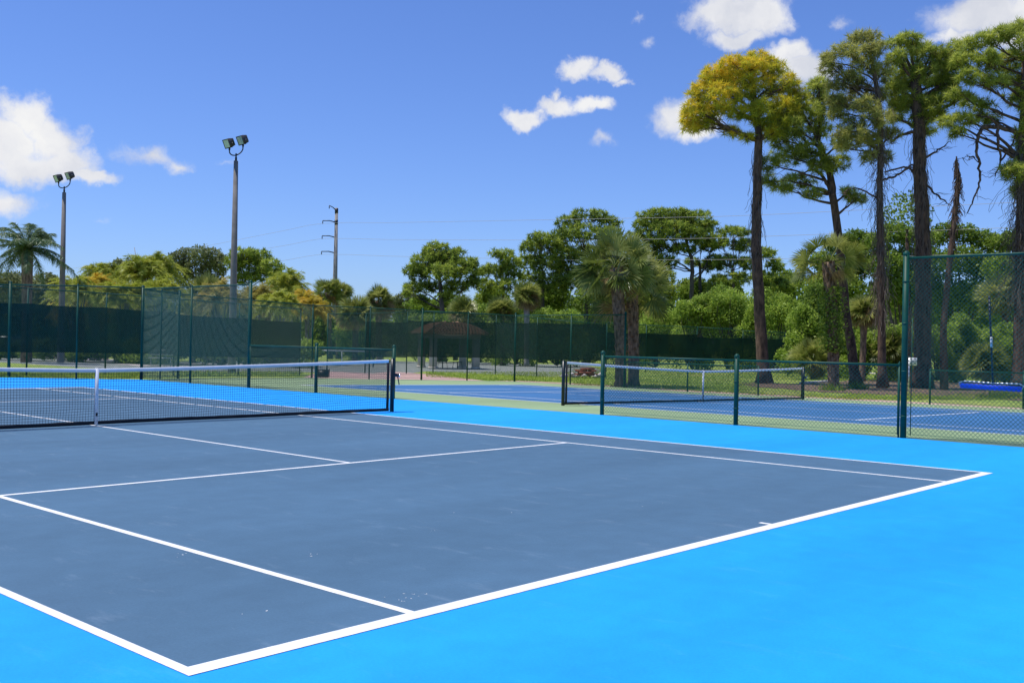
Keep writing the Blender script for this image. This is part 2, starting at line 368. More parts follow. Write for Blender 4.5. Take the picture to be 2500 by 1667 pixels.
lowr=fence('low_fence',[l0,l1,l2],1.24,'low green chain link fence running left from the tall thick post, nearest the camera',big=(1,2),rl=.016)
e1=onf(960,972); e2=onf(771,959.6); e3=onf(607,945)
fence('low_fence',[e1,e2,e3-A([0,.05,0])],1.26,'low green chain link fence seen through the near tennis net',big=(0,1),rl=.02,caps=True)
h1_=A([XF,e3[1],0]); h2_=onf(464,934); h3_=A([XF,FC[1],0])
FCx=h3_
GATE=gp(434,923.5)
fence('tall_fence',[h1_,h2_,h3_],3.05,'tall green chain link fence behind the net, rising to the thick post left of centre',big=(0,2),rp=.05,wm='wire_sunlit',wr=.0034)
fence('tall_fence',[h3_,(h3_+GATE)/2,GATE],3.05,'narrow slanting green chain link panel left of the light pole, mesh seen edge on',big=(2,),wm='wire_sunlit',wr=.0052,pitch=.06)
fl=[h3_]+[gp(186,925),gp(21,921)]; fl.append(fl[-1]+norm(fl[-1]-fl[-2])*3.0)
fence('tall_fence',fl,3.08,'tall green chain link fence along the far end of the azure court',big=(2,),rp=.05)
# fence B: second fence behind with dark windscreens
def fb(px,ytop,h=3.05):
    hzy=838+.0199*(px-1250); d=(h-CAM[2])*F/(hzy-ytop); return foot(px,d)
fbp=[fb(-130,691),fb(66,702),fb(258,713.5),fb(425,723.5),fb(583,733.5),fb(733,743.5)]
rootB=fence('windscreen_fence',fbp,3.05,'green chain link fence with a long black windscreen, leftmost of the screened fences',pitch=.09,wr=.003,screens=((0,3,.80,2.50,'screen'),(3,5,.74,2.42,'screen')),caps=False)
# F3: boundary of the green surround
f3=[GATE,gp(583,922.5),gp(761,922),gp(901,925.5),gp(1028.6,927)]
f3[1]=A([*(GATE+(f3[2]-GATE)*.5)[:2],0]); f3[1][2]=T(f3[1][0])
fence('tall_fence',f3,3.03,'tall green chain link fence beyond the net, behind the pink brick path corner',big=(4,),wm='wire_sunlit',pitch=.075,wr=.0034,midrail=None,caps=True)
f2=[gp(1028.6,927),gp(1140,929),gp(1256,931),gp(1392,938.5),gp(1524,946)]
fence('tall_fence',f2,3.03,'tall green chain link fence in front of the palm trunks and the tiled shelter',big=(2,4),pitch=.08,wr=.0026)
fence('low_fence',[gp(1524,946),gp(1678,956),gp(1850.6,965)],1.08,'far low green chain link fence beyond the second net, in front of the lawn',pitch=.08,wr=.003,caps=False)
q0=gp(2270,987); q1=gp(2498,999); fence('low_fence',[q0,q1,q1+(q1-q0)],1.14,'far low green chain link fence at the right, in front of the pine straw',pitch=.07,wr=.003)
# fences of the far clay courts
def fd(px,ytop,ybase): p=gp(px,ybase); return p
dpt=[gp(992,911),gp(1057,910.5),gp(1209,913),gp(1310,917),gp(1478,921)]
hD=[hz(x,y,p)-p[2] for (x,y),p in zip(((992,760),(1057,761),(1209,767),(1310,775),(1478,792)),dpt)]
fence('windscreen_fence',dpt,3.,'green fence with a see-through black windscreen in front of the tiled shelter',pitch=.12,wr=.004,heights=hD,screens=((0,4,.88,2.88,'screen_thin'),),caps=False,bottom=False)
ept=[gp(1480,905),gp(1576,907),gp(1700,908),gp(1812,910),gp(1915,911)]
hE=[hz(x,y,p)-p[2] for (x,y),p in zip(((1480,786),(1576,793),(1700,797),(1812,806),(1915,812)),ept)]
fence('windscreen_fence',ept,3.,'farthest green fence with black windscreen left of the yellow-topped pine trunk',pitch=.16,wr=.005,heights=hE,screens=((0,2,.85,2.60,'screen'),(2,4,.85,2.42,'screen')),caps=False,bottom=False)
# gate fence between B and D
gpt=[gp(798,910),gp(891,911),gp(992,911)]
hG=[hz(x,y,p)-p[2] for (x,y),p in zip(((798,765),(891,764),(992,760)),gpt)]
fence('gate_fence',gpt,3.,'green chain link gate fence between the yellow palms and the shelter',pitch=.1,wr=.0035,heights=hG,screens=((0,1,.75,2.25,'screen_open'),(1,2,.84,2.75,'screen_thin')),caps=False,bottom=False,midrail=None)
# torn teal windscreen end
p=gp(737,909); q=gp(757,909.5); g=G()
def zz(P,y,x): return Z3*(hz(x,y,P)-P[2])
g.add([p+zz(p,744,737),q+zz(q,746,757),q+zz(q,778,757),p+zz(p,768,737)],[[0,1,2,3]])
o=g.build('windscreen_scrap',M['screen_open'],origin=p); tag(o,'torn teal scrap of windscreen hanging at the fence corner by the orange palm','windscreen')
# tension bars beside the thick post
g=G(); 
for dy in (.10,-.12): g.cyl(pb+A([0,dy,.05]),pb+A([0,dy,1.25 if dy>0 else 2.0]),.008,6)
g.build('tension_bar',M['fence'],bpy.data.objects['tall_fence'])

# ------------------------------------------------------------------ tennis nets
def net(xa,xb,yc,zf,label,crank=True,xc=None,cord=.0025):
    """net across x from post to post; zf(x): ground height"""
    xc=(xa+xb)/2 if xc is None else xc
    root=empty('tennis_net',(xc,yc,zf(xc)),label,'tennis net')
    top=lambda x: .914+(1.075-.914)*(abs(x-xc)/((xb-xa)/2))**1.3
    L0,L1=xa+.12,xb-.12
    yo=lambda x,t: .028*math.sin(x*1.7)*(1-t)*1.2+.02*math.sin(x*.6+1)*(1-t)
    pt=lambda x,t: A([x,yc+yo(x,t),zf(x)+.035+t*(top(x)-.035)])
    g=G(); n=int((L1-L0)/.045); nh=22
    for i in range(n+1):
        x=L0+(L1-L0)*i/n; g.tube([pt(x+.018*math.sin(x*2.3)*(1-t)*(t<.3),t) for t in (0,.12,.3,.6,.985)],cord,4,False)
    for k in range(nh+1):
        t=.985*k/nh
        P=[pt(L0+(L1-L0)*i/90,t)+Z3*(.007*math.sin(i*.9+k)*(1-t)) for i in range(91)]; g.tube(P,cord,4,False)
    g.build('mesh',M['net'],root)
    def bnd(nm,t0,t1,m,th):
        g=G(); n=80
        for i in range(n):
            x0=L0+(L1-L0)*i/n; x1=L0+(L1-L0)*(i+1)/n
            V=[]
            for x in (x0,x1):
                a=A([x,yc+yo(x,t0)*.9,zf(x)+(t0 if t0<.5 else top(x)-.062)]); b=A([x,yc+yo(x,t0)*.9,zf(x)+(t1 if t0<.5 else top(x))])
                V+= [a-A([0,th,0]),a+A([0,th,0]),b+A([0,th,0]),b-A([0,th,0])]
            g.add(V,[[0,4,7,3],[1,2,6,5],[3,7,6,2],[0,1,5,4]])
        return g.build(nm,M[m],root)
    bnd('headband',.94,1.,'band',.011); bnd('bottom_band',.018,.075,'net',.006)
    for x in (L0,L1): g=G(); g.box((x,yc,zf(x)+.54),(.06,.012,1.02)); g.build('side_sleeve',M['net'],root)
    g=G(); g.box((xc,yc-.006,zf(xc)+.47),(.052,.03,.90)); st=g.build('centre_strap',M['band'],root)
    g=G(); g.box((xc,yc-.025,zf(xc)+.18),(.03,.006,.05)); g.build('strap_buckle',M['black'],root); g=G(); g.cyl((xc,yc-.01,zf(xc)-.01),(xc,yc-.01,zf(xc)+.05),.006,6); g.build('strap_anchor',M['black'],root)
    for x in (xa,xb):
        g=G(); g.tube([(x,yc,zf(x)-.02),(x,yc,zf(x)+1.08)],[.043,.043],16); g.cyl((x,yc,zf(x)+1.08),(x,yc,zf(x)+1.10),.036,16)
        po=g.build('post',M['post_dark'],root)
        g=G(); s=1 if x>xc else -1
        g.cyl((x-s*.02,yc,zf(x)+1.06),(x-s*.12,yc,zf(x)+1.045),.006,6); g.build('net_cable',M['black'],root)
        if crank and x==xb:
            g=G(); g.cyl((x+.03,yc,zf(x)+.76),(x+.15,yc-.01,zf(x)+.74),.035,10); g.cyl((x+.12,yc-.02,zf(x)+.74),(x+.17,yc-.02,zf(x)+.55),.011,8); g.build('crank',M['black'],root)
            g=G(); g.cyl((x+.15,yc-.03,zf(x)+.745),(x+.165,yc-.045,zf(x)+.74),.032,12); g.build('crank_knob',M['chrome'],root)
    return root
net(-6.45,6.26,-.02,lambda x:0.,'near tennis net with white headband between two dark posts on the azure court',xc=0.0)
net(XC-6.4,XC+6.35,YC,T,'second tennis net on the green court, behind the low fence',xc=XC)
# far net on the clay court
pa,pb2=gp(757,893),gp(911,896); root=empty('tennis_net',(pa+pb2)/2,'distant tennis net with pale band on the grey clay court','tennis net')
g=G(); e=norm(pb2-pa); n=50
for i in range(n+1): q=pa+(pb2-pa)*i/n; g.cyl(q+Z3*.03,q+Z3*1.0,.004,3)
for k in range(10): g.cyl(pa+Z3*(.1+k*.1),pb2+Z3*(.1+k*.1),.004,3)
g.build('mesh',M['net'],root); g=G(); c=(pa+pb2)/2; LL=np.linalg.norm(pb2-pa); ax=A([e,np.cross(Z3,e),Z3]); g.box(c+Z3*1.02,(LL,.03,.09),ax); g.box(c+Z3*.5,(.06,.04,1.0),ax); g.build('headband',M['band'],root)
for q in (pa,pb2):
    g=G(); g.cyl(q,q+Z3*1.08,.05,8); g.build('post',M['post_dark'],root)

# ------------------------------------------------------------------ light poles
def lightpole(xb,d,ytop,xt,label,sc=1.):
    P=foot(xb,d); top_h=hz(xt,ytop,P); lean=(at(xt,ytop,d)-at(xb,ytop,d)); 
    root=empty('light_pole',P,label,'light pole','court light poles')
    g=G(); w0,w1=.165,.085; rings=[]; hh=top_h-P[2]
    sx=lambda t: P+Z3*(hh*t)
    for t,wd in ((0,w0),(.5,(w0+w1)/2),(1,w1)):
        c=sx(t); ch=.72; o=[(-1,-ch),(-ch,-1),(ch,-1),(1,-ch),(1,ch),(ch,1),(-ch,1),(-1,ch)]
        rings.append([c+FH*(b*wd)+RH*(a*wd) for a,b in o])
    V=np.concatenate(rings); q=[[i*8+j,i*8+(j+1)%8,(i+1)*8+(j+1)%8,(i+1)*8+j] for i in range(2) for j in range(8)]
    g.add(V,q); g.f.append(A([[g.n-8+k for k in range(8)]])); g.c.append(A([.5])); g.build('pole',M['concrete_dark'],root)
    tp=sx(1); g=G(); g.cyl(tp,tp+Z3*.16,.05,10); g.cyl(tp+Z3*.1,tp+Z3*.34,.035,10)
    ax_=norm(RH+.35*FH)
    arc=[]
    for k in range(13):
        a=PI+PI*k/12; arc.append(tp+Z3*(.52+.26*math.sin(a)+.10*(math.cos(a)))+ax_*(.30*math.cos(a)))
    arc=[arc[0]+Z3*.08]+arc+[arc[-1]+Z3*.08]
    g.tube(arc,.028,8); g.build('bracket',M['black'],root)
    for s_,tip in ((-1,arc[0]),(1,arc[-1])):
        fl_=G(); c=tip+Z3*.30
        fd=norm(-RH*.80-FH*.75-Z3*.48)         # facing left, towards the camera side and down
        sd=norm(np.cross(fd,Z3)); ud=np.cross(sd,fd)
        # tapering housing: large front frame, smaller back
        def ring(o,a,b): return [c+fd*o+sd*(i*a)+ud*(j*b) for i,j in ((-1,-1),(1,-1),(1,1),(-1,1))]
        V=ring(.18,.25,.21)+ring(.10,.25,.21)+ring(-.14,.19,.16)+ring(-.20,.10,.09)
        q=[[0,1,5,4],[1,2,6,5],[2,3,7,6],[3,0,4,7]]; qq=[[a+4*l for a in f_] for l in range(3) for f_ in q]+[[15,14,13,12]]
        fl_.add(V,qq); h=fl_.build('floodlight',M['lampbody'],root)
        l_=G(); V=[c+fd*.165+sd*(i*.215)+ud*(j*.175) for i,j in ((-1,-1),(1,-1),(1,1),(-1,1))]; l_.add(V,[[0,1,2,3]]); lo=l_.build('lens',M['lens'],root); lo.parent=h
        y_=G(); y_.tube([c+sd*.27,c+sd*.27-Z3*.22,c-sd*.27-Z3*.22,c-sd*.27],.018,6); y_.cyl(tip-Z3*.02,tip+Z3*.10,.045,8); yo=y_.build('yoke',M['black'],root); yo.parent=h
    return root
lightpole(567,47,393,582,'taller-looking concrete light pole with twin floodlights, nearest the centre')
lightpole(149,58,470,160,'smaller light pole with twin floodlights against the cloud at far left')

# ------------------------------------------------------------------ utility pole and power lines
PU=foot(815,119); tu=hz(822,508,PU)
root=empty('utility_pole',PU,'grey concrete utility pole with bracket arms behind the fan palms','utility pole')
g=G(); g.tube([PU,A([PU[0],PU[1],tu])],[.36,.165],14); g.build('pole',M['concrete'],root,smooth=False)
def arm(y0,xtip,ytip,nm='arm'):
    a=A([PU[0],PU[1],hz(820,y0,PU)]); b=at(xtip,ytip,118.5); g=G(); mid=(a+b)/2+Z3*.10
    g.tube([a,mid,b],[.07,.055,.05],8); g.tube([b,b-Z3*.35],[.05,.05],8); g.cyl(a-Z3*.28,a+Z3*.28,.2,12) ; g.build(nm,M['black'],root); return b-Z3*.33
tips=[arm(543,788,539),arm(580,786.5,576),arm(618,785,614)]
arm(515,804,502)
WR=[((950,544),(1750,529),(1900,523),(2300,503),(2700,484)),((950,585),(1408,587),(1750,581.5),(1900,576),(2300,562),(2700,548)),((950,625.5),(1388,635),(1750,634),(1900,632),(2190,626),(2700,612))]
WLf=[((700,562),(422,617),(193,653),(-100,697)),((700,599),(579,618),(300,670),(-100,740)),((700,635),(579,657),(300,706),(-100,770))]
lab=['topmost power line strung from the utility pole across the pines','middle power line strung from the utility pole across the pines','lowest power line strung from the utility pole across the pines']
def idist(x): 
    return 1/(1/119+(x-786)*(1/68-1/119)/(2700-786)) if x>786 else 1/(1/119+(786-x)*(1/170-1/119)/(886))
for k in range(3):
    px=sorted(list(WLf[k])+[(786,543+k*38)]+list(WR[k])); xs=A([p[0] for p in px]); ys=A([p[1] for p in px])
    X=np.linspace(xs[0],xs[-1],60); 
    Y=np.interp(X,xs,ys); P=A([at(x,y,idist(x)) for x,y in zip(X,Y)])
    g=G(); i=np.argmin(abs(X-786)); P[i]=tips[k]; g.tube(P,.015,5); o=g.build('power_line',M['cable'],origin=P[i]); tag(o,lab[k],'power line','power lines on the utility pole')
# small guy wires / antennae behind palms
for x0,y0,x1,y1,lb in ((328,604,335,650,'thin mast rising above the green palm clump'),(240,702,244,680,None)):
    if lb:
        d=80; g=G(); g.tube([foot(x1,d),at(x1,y1,d),at(x0,y0,d)],[.04,.035,.02],6); tag(g.build('thin_mast',M['concrete'],origin=foot(x1,d)),lb,'mast')

# ------------------------------------------------------------------ foliage generators
def needles(g,C,r,n=26,L=.30,w=.016,colbase=None,upb=.35,wn=.0):
    """bursts of needles at centres C"""
    m=len(C); d=r.normal(size=(m,n,3)); d=norm(d); d[...,2]+=upb; d=norm(d)
    l=L*r.uniform(.7,1.15,(m,n,1)); a=np.repeat(C[:,None],n,1)+d*l*.08; b=C[:,None]+d*l; b[...,2]-=.10*l[...,0]
    W=norm(np.cross(d,r.normal(size=(m,n,3))))*w
    col=np.repeat((colbase if colbase is not None else r.uniform(.3,.7,m))[:,None],n,1)+r.normal(size=(m,n))*.10
    g.strips(a.reshape(-1,3),b.reshape(-1,3),W.reshape(-1,3),col.ravel())
def leaves(g,C,r,size,col,flat=.5):
    m=len(C); nrm=r.normal(size=(m,3)); nrm[:,2]+=flat; nrm=norm(nrm); a=norm(np.cross(nrm,r.normal(size=(m,3)))); b=np.cross(nrm,a)
    s=size*r.uniform(.6,1.3,(m,1)); V=np.stack([C-a*s*.5,C+b*s*.28,C+a*s*.5,C-b*s*.28],1).reshape(-1,3)
    g.add(V,np.arange(m)[:,None]*4+A([[0,1,2,3]]),col)
def shell(c,rx,ry,rz,n,r,top=.25,fill=.35):
    d=rdir(r,n); d[:,2]=d[:,2]+top*r.rand(n); d=norm(d); k=np.where(r.rand(n)<fill,r.uniform(.3,.9,n),r.uniform(.82,1.12,n))[:,None]
    d=d*k; return A(c)+d[:,:1]*rx*RH+d[:,1:2]*ry*FH+d[:,2:]*rz*Z3
def limb(g,a,b,r0,r1,r,sag=.0,n=6,wob=.06):
    a=A(a);b=A(b); L=np.linalg.norm(b-a); P=[]
    for k in range(n+1):
        t=k/n; q=a+(b-a)*t+Z3*(sag*L*math.sin(PI*t)); 
        if 0<k<n: q=q+r.normal(size=3)*wob*L/n*1.3
        P.append(q)
    g.tube(P,np.linspace(r0,r1,n+1),6,True)
    return A(P)
def trunkline(pxs,d,base=None):
    P=[]
    for i,(x,y) in enumerate(pxs):
        if i==0: P.append(foot(x,d,y) if base is None else base)
        else: P.append(at(x,y,d))
    return A(P)
def pine(name,trunk,d,clumps,rad,label,mat_='needle',seed=1,tufts=26,nn=33,L=.36,w=.0145,dens=1.,group=None,vines=None,cat='pine tree',bark='bark',extra=(),depth=.8,ybias=None,stubs=0,r_top=.35):
    r=R(seed); P=trunkline(trunk,d); root=empty(name,P[0],label,cat,group); s=d/F
    t=np.linspace(0,1,len(P)); tt=np.linspace(0,1,26); Q=np.stack([np.interp(tt,t,P[:,k]) for k in range(3)],1)
    Q[1:-1]+=r.normal(size=(24,3))*rad*.06
    rr=rad*(1-(1-r_top)*tt); rr[0]*=1.55; rr[1]*=1.12
    g=G(); g.tube(Q,rr,14,True); Z=Q[:,2]
    g.build('trunk',M[bark],root,smooth=True)
    gb=G(); gn=G(); cc=[]
    zlo=min(at(c[0],c[1],d)[2] for c in clumps)
    for (x,y,rx,ry) in clumps:
        dd=r.uniform(-1,1)*depth*abs(rx*s)*1.6
        c=at(x,y,d+dd); rx_,rz_=rx*s,ry*s
        # origin on the trunk: a bit lower than the clump
        zt=c[2]-r.uniform(.25,.6)*np.linalg.norm((c-Q[-1])[:2])-.2
        i=int(np.clip(np.searchsorted(Z,zt),max(4,np.searchsorted(Z,zlo)-3),len(Q)-1)); o=Q[i]
        Lr=limb(gb,o,c,max(.035,rr[i]*.42),.022,r,sag=.08*r.uniform(-1,1.2),n=7)
        n=int(tufts*dens*(rx*ry/700.)**.8)+6
        C=shell(c,rx_,max(rx_*.8,.5),rz_,n,r,.3)
        for q in C[:: 3]:
            k=r.randint(3,8); limb(gb,Lr[k],q,.018,.007,r,n=3,wob=.15)
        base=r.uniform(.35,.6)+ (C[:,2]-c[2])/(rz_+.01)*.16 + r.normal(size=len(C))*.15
        if ybias: base=base+ybias(x,y)
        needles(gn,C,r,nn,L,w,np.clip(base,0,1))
    PLS=[Q]
    for (pts,ra,rb) in extra:
        q_=A([at(x,y,d+r.normal()*.15) for x,y in pts]); AL=np.concatenate(PLS); q_[0]=AL[np.argmin(((AL-q_[0])**2).sum(1)-0)]; m2=len(pts)*5; ti=np.linspace(0,len(pts)-1,m2); q2=np.stack([np.interp(ti,np.arange(len(pts)),q_[:,k]) for k in range(3)],1)
        for _ in range(5): q2[1:-1]=(q2[:-2]+2*q2[1:-1]+q2[2:])/4
        q2[1:-1]+=r.normal(size=(m2-2,3))*.02; gb.tube(q2,np.linspace(ra,rb,m2)*.8,8); PLS.append(q2)
        for k in range(10):
            i=r.randint(m2//3,m2); e=rdir(r,1)[0]; e[2]=-abs(e[2])*.6; limb(gb,q2[i],q2[i]+e*r.uniform(.3,.9),.014,.005,r,n=4,wob=.2)
    for k in range(stubs):
        i=r.randint(8,18); e=rdir(r,1)[0]; e[2]=abs(e[2])*.3; limb(gb,Q[i],Q[i]+e*r.uniform(.3,.8),.03,.008,r,n=3)
    gb.build('branches',M[bark],root)
    gn.build('needles',M[mat_],root)
    if vines:
        y0,y1,n,spr=vines; gv=G()
        for k in range(n):
            ty=r.uniform(y0,y1); i=np.argmin([abs(q-(hz(1250+0,ty,Q[0])+0)) for q in Z]); c=Q[i]
            a=r.rand()*2*PI; ra=rr[i]+abs(r.normal())*spr
            p0=c+A([math.cos(a)*rr[i],math.sin(a)*rr[i],r.uniform(0,.5)]); P_=[p0]
            for j in range(6):
                P_.append(P_[-1]+A([math.cos(a),math.sin(a),0])*(ra-rr[i])*.3*r.uniform(-.4,1)+A([r.normal()*.05,r.normal()*.05,-r.uniform(.08,.32)]))
            gv.tube(P_,.009,3,False)
        gv.build('hanging_vines',M['vine'],root)
    return root
def fan(g,c,d,size,r,col,droop=.35,nl=26,gp_=None):
    """one fan leaf: pleated blades radiating from c about direction d"""
    d=norm(d); s=norm(np.cross(d,Z3+.01)); u=np.cross(s,d); tilt=r.uniform(-1.35,1.35); s,u=s*math.cos(tilt)+u*math.sin(tilt),-s*math.sin(tilt)+u*math.cos(tilt)
    th=np.linspace(-1.95,1.95,nl)+r.normal(size=nl)*.03; L_=size*(.78+.22*np.cos(th*.6))*r.uniform(.9,1.08,nl)
    e=np.cos(th)[:,None]*d+np.sin(th)[:,None]*s; e=norm(e+u*.18*np.abs(np.sin(th))[:,None])
    m_=c+e*(L_*.58)[:,None]; t_=c+e*(L_*.95)[:,None]-Z3*(size*droop*(.3+.7*r.rand(nl)))[:,None]*.8
    W=norm(np.cross(e,u))*(size*.040); W2=norm(np.cross(e,u))*(size*.034)
    cl=col+r.normal(size=nl)*.10
    V=np.stack([c+0*e-W*.15,c+0*e+W*.15,m_+W2,m_-W2],1); g.add(V.reshape(-1,3),np.arange(nl)[:,None]*4+A([[0,1,2,3]]),cl)
    V=np.stack([m_-W2,m_+W2,t_],1); g.add(V.reshape(-1,3),np.arange(nl)[:,None]*3+A([[0,1,2]]),cl+.08)
def fanpalm(name,trunk,d,crown,label,rad=.2,nf=34,size=.95,seed=1,dry=4,bark='palmbark',dryb=.0,group=None,pet=1.1,ivy=False,boots=True,col=.5,cat='palm tree',matn='fan',low=-.75):
    """crown=(x,y,r) in photo units"""
    r=R(seed); P=trunkline(trunk,d); root=empty(name,P[0],label,cat,group); s=d/F
    t=np.linspace(0,1,len(P)); tt=np.linspace(0,1,20); Q=np.stack([np.interp(tt,t,P[:,k]) for k in range(3)],1)
    rr=np.full(20,rad); rr[0]*=1.3; rr[-8:]*=1.12; g=G(); g.tube(Q,rr,14,True)
    if boots:
        H=np.linalg.norm(Q[-1]-Q[0]); nb=int(H*26)
        for k in range(nb):
            f_=(k+.5)/nb; 
            if f_<.15 and r.rand()<.5: continue
            i=f_*19; c=Q[int(i)]+(Q[min(19,int(i)+1)]-Q[int(i)])*(i-int(i)); a=k*2.4+r.normal()*.1; e=A([math.cos(a),math.sin(a),0]); sd=A([-e[1],e[0],0])
            ln_=r.uniform(.05,.13)*(1.6 if f_>.6 else 1.); w_=rad*.33
            b0=c+e*rad*.95; b1=b0+e*ln_*.8+Z3*ln_*1.1
            g.add([b0-sd*w_,b0+sd*w_,b1+sd*w_*.45,b1-sd*w_*.45,b0-Z3*.06],[[0,1,2,3],[0,4,1,2]],r.rand())
    g.build('trunk',M[bark],root)
    top=Q[-1]; R_=crown[2]*s; g=G(); gd=G(); gp2=G()
    for k in range(nf):
        el=math.asin(r.uniform(low,.98)); a=k*2.399+r.normal()*.2
        dr=math.cos(el)*(math.cos(a)*RH+math.sin(a)*FH)+math.sin(el)*Z3
        plen=max(.15,R_-size*.75)*r.uniform(.75,1.05); hub=top+dr*plen-Z3*(.10*plen*math.cos(el))
        gp2.tube([top+dr*.05,top+dr*plen*.5+Z3*.06,hub],[.022,.016,.012],4,False)
        ld=norm(dr+Z3*(-.30*math.cos(el)+.08))
        isdry=el<-.45 and r.rand()<dryb+.25
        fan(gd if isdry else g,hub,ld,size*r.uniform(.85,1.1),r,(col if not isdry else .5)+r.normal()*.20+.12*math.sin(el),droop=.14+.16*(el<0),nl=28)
    for k in range(dry):
        a=r.rand()*2*PI; dr=norm(math.cos(a)*RH+math.sin(a)*FH-Z3*r.uniform(.6,1.6)); hub=top+dr*(R_*.35); fan(gd,hub,norm(dr-Z3*.5),size*.75,r,.5,droop=.4)
    # flower stalk wisps
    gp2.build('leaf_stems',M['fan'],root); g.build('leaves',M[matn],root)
    if gd.n: gd.build('dry_leaves',M['fan_dry'],root)
    if ivy:
        y0,y1=ivy; gv=G(); zs=(hz(trunk[0][0],y1,Q[0]),hz(trunk[0][0],y0,Q[0])); n=2600; z=r.uniform(zs[0],zs[1],n); a=r.rand(n)*2*PI; ra=rad+abs(r.normal(size=n))*.22
        cx=np.interp(z,Q[:,2],Q[:,0]); cy=np.interp(z,Q[:,2],Q[:,1]); leaves(gv,np.stack([cx+np.cos(a)*ra,cy+np.sin(a)*ra,z],1),r,.14,r.uniform(.2,.8,n)); gv.build('ivy',M['leaf'],root)
    return root
def frond(g,o,d,L,r,col,droop=.6,nl=46,ll=.45,w=.016,hang=.5,gs_=None):
    """feather leaf arching from o"""
    d=norm(d); h=norm(A([d[0],d[1],0])+1e-6); t=np.linspace(0,1,nl)
    ax=o+d*(L*t)[:,None]*1.0-Z3*(droop*L*t**2.1)[:,None]
    tg=norm(np.gradient(ax,axis=0)); sd=norm(np.cross(tg,Z3)); upv=np.cross(sd,tg)
    ls=ll*np.sin(PI*(.12+.80*t))**.7*L/2.2
    for s_ in (-1,1):
        e=norm(sd*s_+tg*.75+upv*(.35-hang)+r.normal(size=(nl,3))*.34); b=ax+e*ls[:,None]-Z3*(hang*.28*ls)[:,None]
        W=norm(np.cross(e,upv+r.normal(size=(nl,3))*.5))*w; g.strips(ax,b,W,np.clip(col+r.normal(size=nl)*.1,0,1))
    (gs_ or g).tube(ax[::6],np.linspace(.02,.006,len(ax[::6])),4,False,col=col)
def clumppalm(name,x,yc,rx,ry,d,label,matn='areca',seed=1,nf=60,L=2.2,group=None,w=.02,stems=6,ytop=None,up_=.5,cat='palm',col=.5):
    """multi-stemmed feather palm whose crown fills the photo ellipse x,yc,rx,ry"""
    r=R(seed); s=d/F; B=foot(x,d); root=empty(name,B,label,cat,group); gt=G(); g=G()
    c=at(x,yc,d)
    for k in range(stems):
        a=r.rand()*2*PI; rad_=r.rand()**.5; hub=c+RH*(rx*s*.55*rad_*math.cos(a))+FH*(rx*s*.5*rad_*math.sin(a))+Z3*(ry*s*r.uniform(-.5,.35))
        gt.tube([B+RH*r.normal()*.3+FH*r.normal()*.3,(B+hub)/2+RH*r.normal()*.1,hub],[.06,.05,.04],6)
        for j in range(nf//stems):
            el=r.uniform(.15,1.35); az=r.rand()*2*PI; dr=math.cos(el)*(math.cos(az)*RH+math.sin(az)*FH)+math.sin(el)*Z3
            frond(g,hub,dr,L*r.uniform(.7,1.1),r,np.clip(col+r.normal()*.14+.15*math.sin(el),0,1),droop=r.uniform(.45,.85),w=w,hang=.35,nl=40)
    gt.build('stems',M['palmgrey'],root); g.build('leaves',M[matn],root); return root
def bush(name,x,y,rx,ry,d,label,matn='leaf',seed=1,n=5000,size=.16,clumps=16,group=None,cat='shrub',trunk=True,lobes=None,v0=.45):
    r=R(seed); s=d/F; B=foot(x,d); root=empty(name,B,label,cat,group); g=G(); gt=G(); c=at(x,y,d)
    if lobes is None:
        lobes=[]
        for k in range(clumps):
            a=r.rand()*2*PI; q=r.rand()**.5*.72; lobes.append((x+rx*q*math.cos(a),y+ry*q*math.sin(a),rx*r.uniform(.25,.42),ry*r.uniform(.25,.42)))
    if cat=='shrub':
        yb_=838+.0199*(x-1250)+(CAM[2]-B[2])/d*F; lobes=list(lobes)
        for k in range(9): lobes.append((x+rx*.85*(k/4-1),r.uniform(y+ry*.3,yb_-8),rx*r.uniform(.25,.38),max(8,(yb_-y)*r.uniform(.2,.32)))); n=int(n*1.06)
    tot=sum(l[2]*l[3] for l in lobes)
    for (lx,ly,lrx,lry) in lobes:
        m_=int(n*lrx*lry/tot)+20; dd=r.uniform(-1,1)*rx*s*.5; cc=at(lx,ly,d+dd)
        C=shell(cc,lrx*s,max(lrx*s*.9,.4),lry*s,m_,r,.3,.3); C+=r.normal(size=C.shape)*.09*lrx*s; C[:,2]+=np.abs(r.normal(size=m_))*.10*lry*s
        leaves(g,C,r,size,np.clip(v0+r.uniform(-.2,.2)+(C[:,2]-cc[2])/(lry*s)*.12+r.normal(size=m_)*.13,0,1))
        if trunk: limb(gt,B+Z3*.1,cc,.05 if ry<80 else .14,.02,r,n=5)
    if trunk: gt.build('branches' if cat=='shrub' else 'trunk',M['bark_far'],root)
    g.build('foliage' if cat=='shrub' else 'crown',M[matn],root); return root

# ------------------------------------------------------------------ tall pines at the right
GP='tall pines beyond the second court'
yel=lambda x,y: .22*((1965-x)/290)+.22*((330-y)/200)-.14
pine('pine_tree',[(1866,934),(1857,800),(1846,600),(1849,450),(1853,320),(1835,200)],51,
 [(1850,150,35,22),(1795,160,40,22),(1745,187,35,25),(1888,168,30,22),(1712,225,30,25),(1700,268,28,25),(1688,312,22,14),(1728,298,30,18),(1765,235,42,30),(1820,208,45,30),(1882,215,40,28),(1925,203,25,20),(1945,238,25,20),(1912,262,35,25),(1956,268,14,14),(1862,268,35,22),(1800,272,38,20),(1788,322,22,10),(1822,336,16,9),(1905,300,30,14),(1890,325,24,12),(1935,285,26,16),(1860,305,30,14),(1740,268,34,18),(1680,285,16,20),(1760,200,40,25),(1830,170,40,25)],
 .31,'tall bare-trunked pine with a rounded golden yellow crown',mat_='needle_yellow',seed=11,tufts=50,group=GP,vines=(350,640,110,.25),ybias=yel,r_top=.5,stubs=4)
